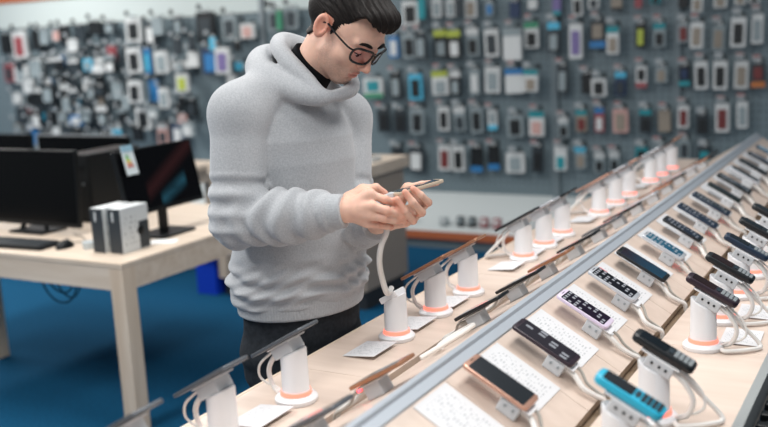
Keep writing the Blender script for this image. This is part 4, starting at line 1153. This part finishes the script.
for s in (-1, 1):
    b = bmesh.new(); bmesh.ops.create_uvsphere(b, u_segments=16, v_segments=10, radius=.0120)
    e = MB().merge(b, Matrix.Translation(Vector(head_w((.0770, s * .031, -.0075))))).build('eye', m_eye, smooth=True); kid(e)
    b = bmesh.new(); bmesh.ops.create_uvsphere(b, u_segments=12, v_segments=8, radius=.0062)
    kid(MB().merge(b, Matrix.Translation(Vector(head_w((.0832, s * .031, -.0135))))).build('iris', m_iris, smooth=True), e)
    kid(MB().tube([Vector(head_w(p)) for p in [(.0845, s * .019, -.008), (.0898, s * .026, -.0085), (.0898, s * .035, -.0085), (.083, s * .045, -.0075)]], .0013, 6).build('eyelashes', m_hair, smooth=True))
# glasses
m_frame = mat('glasses_black', '#121214', 0.25)
m_lens = mat('lens', '#f6e6ec', 0.02, trans=1.0, spec=0.5); m_lens.node_tree.nodes['Principled BSDF'].inputs['IOR'].default_value = 1.04
def rrect(cy, w, h, z0, x0, curve, n=40):
    out = []
    for k in range(n):
        a = 2 * PI * k / n; c, s = math.cos(a), math.sin(a)
        y = abs(c) ** .55 * (1 if c > 0 else -1) * w / 2; z = abs(s) ** .6 * (1 if s > 0 else -1) * h / 2
        if z < 0: y *= 1 + .12 * z / (h / 2)
        yy = cy + y; out.append((x0 - curve * abs(yy) ** 2 + z * .10, yy, z0 + z))
    return out
g = MB(); lensobs = []
GX, GZ = .110, -.006
glasses = thing('glasses', None, None); del_cat = [glasses.pop(k) for k in ('label', 'category') if k in glasses]
glasses.name = 'glasses'; kid(glasses)
for s in (-1, 1):
    loop = rrect(s * .0345, .055, .043, GZ, GX, 6.0)
    pts = [Vector(head_w(p)) for p in loop + loop[:1]]
    g.tube(pts, .0030, 8, cap=False)
    bl = bmesh.new(); vs = [bl.verts.new(Vector(head_w(p))) for p in loop]; bl.faces.new(vs)
    ext = bmesh.ops.extrude_face_region(bl, geom=bl.faces[:]); dv = Vector(to_world(HC + hF * .0012) - to_world(HC))
    for v in ext['geom']:
        if isinstance(v, bmesh.types.BMVert): v.co += dv
    kid(MB().merge(bl).build('lens', m_lens), glasses)
    kid(MB().tube([Vector(head_w(p)) for p in bez([(GX - 6 * .058 ** 2, s * .060, .004), (.076, s * .0745, .005), (.03, s * .0770, .006), (-.004, s * .0800, .010), (-.022, s * .0800, .000), (-.034, s * .077, -.018)], 4)], .0026, 8).build('temple_arm', m_frame, smooth=True), glasses)
g.tube([Vector(head_w(p)) for p in bez([(GX - .001, -.010, GZ + .006), (GX + .001, 0, GZ + .010), (GX - .001, .010, GZ + .006)], 4)], .0022, 8)
kid(g.build('front_frame', m_frame, smooth=True), glasses)

# hoodie
HPROF = [(.925, .186, .148), (.955, .192, .152), (.985, .202, .158), (1.02, .202, .158), (1.07, .197, .152), (1.13, .182, .146), (1.22, .168, .146), (1.32, .172, .150), (1.38, .168, .142), (1.44, .140, .118), (1.50, .08, .075)]
HOOD_PROF = [(w,) + ctr(w) + (a, b) for w, a, b in HPROF]
HOOD = [(A(-0.0048, -0.0500, 1.6227), .026), (A(-0.0058, 0.0350, 1.6059), .021), (A(0.0252, 0.0950, 1.5705), .018), (A(0.0654, 0.1300, 1.5300), .015), (A(0.1042, 0.1520, 1.4921), .011), (A(0.1401, 0.1200, 1.4882), .013), (A(0.1719, 0.0450, 1.5023), .017), (A(0.1459, -0.0400, 1.5493), .022), (A(0.0655, -0.0900, 1.5946), .026), (A(-0.0048, -0.0500, 1.6227), .026)]
DRAPE = [(A(0.0018, -0.1000, 1.5491), .040), (A(-0.0517, -0.0600, 1.5800), .036), (A(-0.0663, 0.0100, 1.5621), .032), (A(-0.0457, 0.0700, 1.5379), .027), (A(0.0079, 0.1150, 1.5148), .022), (A(0.0587, 0.1400, 1.4937), .017), (A(0.1009, 0.1500, 1.4822), .010)]
def ring(lst, n=4):
    P_ = [np.append(p, r) for p, r in lst]; out = []
    for i in range(len(P_) - 1):
        closed = np.allclose(P_[0], P_[-1])
        p0 = P_[i - 1] if i > 0 else (P_[-2] if closed else P_[0]); p1, p2 = P_[i], P_[i + 1]
        p3 = P_[i + 2] if i + 2 < len(P_) else (P_[1] if closed else P_[-1])
        for t in np.arange(n) / n:
            q_ = 0.5 * ((2 * p1) + (p2 - p0) * t + (2 * p0 - 5 * p1 + 4 * p2 - p3) * t * t + (3 * p1 - p0 - 3 * p2 + p3) * t ** 3)
            out.append((q_[:3], q_[3]))
    q_ = P_[-1]; out.append((q_[:3], q_[3])); return out
HOOD, DRAPE = ring(HOOD), ring(DRAPE)
def arm_fold(P, a, b, amp, n, ph, lo=0., hi=1., skew=1.0):
    ab = b - a; L = np.linalg.norm(ab); t = ((P - a) @ ab) / L ** 2
    r = P - a - t[:, None] * ab; ang = np.arctan2(r[:, 2], r[:, 1])
    m = np.clip((t - lo) / .08, 0, 1) * np.clip((hi - t) / .08, 0, 1)
    return amp * m * np.sin(t * n + skew * np.sin(ang + ph) * 2 + ph + 1.2 * np.sin(5 * t + 2 * ang))
CUF_R = lerp(EL_R, WR_R, .80); CUF_L = lerp(EL_L, WR_L, .74)
def hoodie_sdf(P):
    d, w, x, y = torso(P, HOOD_PROF)
    # blouse folds above the waistband, light draping elsewhere
    th = np.arctan2(y, x)
    fold = np.sin((w - .93 + .018 * np.sin(th * 1.0 + .4) + .006 * np.sin(5 * th)) * 2 * PI / .048)
    fold = fold + .5 * np.sin((w - .9 + .05 * np.sin(th * 2 + 1)) * 2 * PI / .031)
    d = d - .0062 * fold * np.exp(-((w - 1.005) / .05) ** 2) - .010 * wob(P * A(1, 1, .55), 22, 6) - .0045 * wob(P * A(1, 1, .7), 55, 6, 3)
    d = smax(d, .942 - w, .01); d = np.maximum(d, w - 1.53)
    for s, e, c, k in ((SH_R, EL_R, CUF_R, 0), (SH_L, EL_L, CUF_L, 1)):
        up = cap(P, s, e, .074, .064); up = smin(up, cap(P, s, NB + (s - NB) * .30 - A(0, 0, .005), .068, .055), .03)
        fo = smin(cap(P, e, lerp(e, c, .55), .066, .064), cap(P, lerp(e, c, .5), c, .064, .052), .02)
        if k == 0: up = smin(up, cap(P, s, A(-0.0614, 0.0600, 1.5153), .069, .046), .03)
        up = up - arm_fold(P, s, e, .0065, 34, .5 + k, .55, 1.2) - .007 * wob(P * A(1, 1, .5), 32, 6, 2)
        fo = fo - arm_fold(P, e, c, .0060, 26, 1.7 + k, -.3, 1.1, 1.6) - .006 * wob(P * A(.5, 1, 1), 40, 6, 5)
        a = smin(up, fo, .022)
        d = smin(d, a, .014)
    hd = None
    for (a, ra), (b, rb) in zip(HOOD[:-1], HOOD[1:]):
        c = cap(P, a, b, ra, rb); hd = c if hd is None else smin(hd, c, .012)
    for (a, ra), (b, rb) in zip(DRAPE[:-1], DRAPE[1:]): hd = smin(hd, cap(P, a, b, ra, rb), .020)
    hd = hd - .0018 * wob(P, 40, 6, 4)
    d = smin(d, hd, .018)
    # opening for the neck
    nk = cap(P, NB - A(0, 0, .02), NT + (NT - NB) * 1.2, .059, .073)
    return smax(d, -nk, .012)
m_hood = mat('heather_grey_fleece', '#b4b6b9', 0.95, nscale=260, col2='#9ea1a5', bump=0.12, spec=0.15, sheen=0.3)
V, F = surface(wrapw(hoodie_sdf), MAN_O + A(-.45, -.42, .86), MAN_O + A(.5, .45, 1.75), .0042)
hoodie = mesh_from('hoodie', V, F, m_hood, man)
m_rib = mat('ribbed_grey_knit', '#b0b3b6', 0.95, nscale=200, col2='#a0a3a7', spec=0.15, sheen=0.3)
def cuff_sdf(a, b):
    ax = nrm(b - a); o1 = np.cross(ax, A(0, 0, 1)); o1 = nrm(o1); o2 = np.cross(ax, o1)
    def f(P):
        ang = np.arctan2((P - a) @ o2, (P - a) @ o1)
        d = cap(P, a, b, .047, .041) - .0007 * np.sin(ang * 40)
        d = np.maximum(d, np.maximum((a - P) @ ax, (P - b) @ ax))
        return d
    return f
def bbox(*pts, pad=.08):
    w = np.array([to_world(p) for p in pts]); return w.min(0) - pad, w.max(0) + pad
for a, b in ((lerp(EL_R, WR_R, .79), lerp(EL_R, WR_R, .995)), (lerp(EL_L, WR_L, .68), lerp(EL_L, WR_L, .95))):
    V, F = surface(wrapw(cuff_sdf(a, b)), *bbox(a, b), .0028)
    mesh_from('cuff', V, F, m_rib, hoodie)
WB_PROF = [(w,) + ctr(w) + (a, b) for w, a, b in ((.90, .180, .142), (.92, .186, .147), (.96, .190, .150), (.99, .192, .150))]
def band_sdf(P):
    d, w, x, y = torso(P, WB_PROF)
    d = d - .0008 * np.sin(np.arctan2(y, x) * 150)
    return smax(d, np.maximum(.914 - w, w - .974), .006)
V, F = surface(wrapw(band_sdf), MAN_O + A(-.3, -.3, .87), MAN_O + A(.3, .3, 1.0), .003)
mesh_from('waistband', V, F, m_rib, hoodie)
# black t-shirt at the neck
def tee_sdf(P):
    ax = nrm(NT - NB); t = (P - NB) @ ax
    d = cap(P, NB - A(0, 0, .03), NT, .067, .0585)
    lean = (P - NB) @ TF
    return smax(d, np.maximum(t - .064 + .08 * lean, -t - .05), .006)
V, F = surface(wrapw(tee_sdf), *bbox(NB, NT, pad=.12), .003)
mesh_from('t_shirt', V, F, mat('black_cotton', '#121316', 0.9, spec=0.1), man)
# jeans
def jeans_sdf(P):
    prof = [(w,) + ctr(w) + (a, b) for w, a, b in ((.72, .170, .125), (.84, .176, .133), (.98, .172, .130))]
    d, w, x, y = torso(P, prof)
    d = smax(d, np.maximum(.74 - w, w - .962), .01)
    for hip, kn, an in LEGS:
        d = smin(d, smin(cap(P, hip - A(0, 0, .06), kn, .090, .066), cap(P, kn, an + A(0, 0, .02), .066, .058), .02), .03)
    d = d - .004 * wob(P, 40, 6) - .003 * np.sin(w * 70 + 3 * np.sin(x * 20)) * np.exp(-((w - .80) / .05) ** 2)
    return smax(d, .09 - w, .004)
V, F = surface(wrapw(jeans_sdf), MAN_O + A(-.35, -.35, .05), MAN_O + A(.35, .35, .95), .0048)
jeans = mesh_from('jeans', V, F, mat('black_denim', '#24282d', 0.85, noise=0.3, nscale=90, spec=0.2), man)
for hip, kn, an in LEGS:
    def shoe(P, an=an):
        t = an + TF * .15
        a, b = A(an[0], an[1], .05) - TF * .03, A(t[0], t[1], .038)
        d = smin(cap(P, a, b, .046, .040), cap(P, A(an[0], an[1], .06), A(an[0], an[1], .11), .044, .046), .03)
        return smax(d, .003 - P[:, 2], .006)
    V, F = surface(wrapw(shoe), *bbox(an, an + TF * .15, pad=.12), .004)
    mesh_from('shoe', V, F, mat('black_leather', '#17181a', 0.5), man)
# the phone he holds, with the security lead running down to its pedestal
pa, pb = to_world(A(0.2592, 0.2620, 1.2504)), to_world(A(0.3788, 0.2250, 1.2738))
yv = Vector(pb - pa).normalized(); zt = Vector(to_world(A(-.22, -.07, 1.0)) - to_world(A(0, 0, 0))).normalized()
xv = yv.cross(zt).normalized(); zv = xv.cross(yv)
o = thing('mobile_phone', 'pale gold phone held in both hands of the man', 'phone', tuple((Vector(pa) + Vector(pb)) / 2))
o.rotation_euler = Matrix((xv, yv, zv)).transposed().to_euler()
L_ = (Vector(pb) - Vector(pa)).length
MB().slab(0.070, L_, .0085, .010, 5, .002, M=Matrix.Translation((0, 0, -.004))).build('body', mat('phone_champagne', '#cdbba6', 0.3, 0.3), o, True)
MB().slab(0.064, L_ - .02, .0012, .003, 3, 0, M=Matrix.Translation((0, 0, .0042))).build('screen', S_DARK, o)
MB().box(-.014, .014, -L_ / 2 - .022, -L_ / 2 + .004, -.007, .007, .002).build('security_dongle', m_grey, o)
pt = [to_world(p) for p in (A(0.2514, 0.2620, 1.2410), A(0.2472, 0.2550, 1.2029), A(0.2413, 0.2620, 1.1599), A(0.2302, 0.2620, 1.1355), A(0.2228, 0.2620, 1.1108), A(0.2200, 0.2500, 1.0779), A(0.2241, 0.2250, 1.0355), A(0.2346, 0.2000, 0.9893))]
pt.append(np.array([-1.200, 2.088, .985]))
o = MB().tube(bez([tuple(p) for p in pt], 8), .0075, 10).build('security_cable', m_cable, smooth=True)
tag(o, 'thick white security cable from the held phone down to the empty pedestal', 'cable')
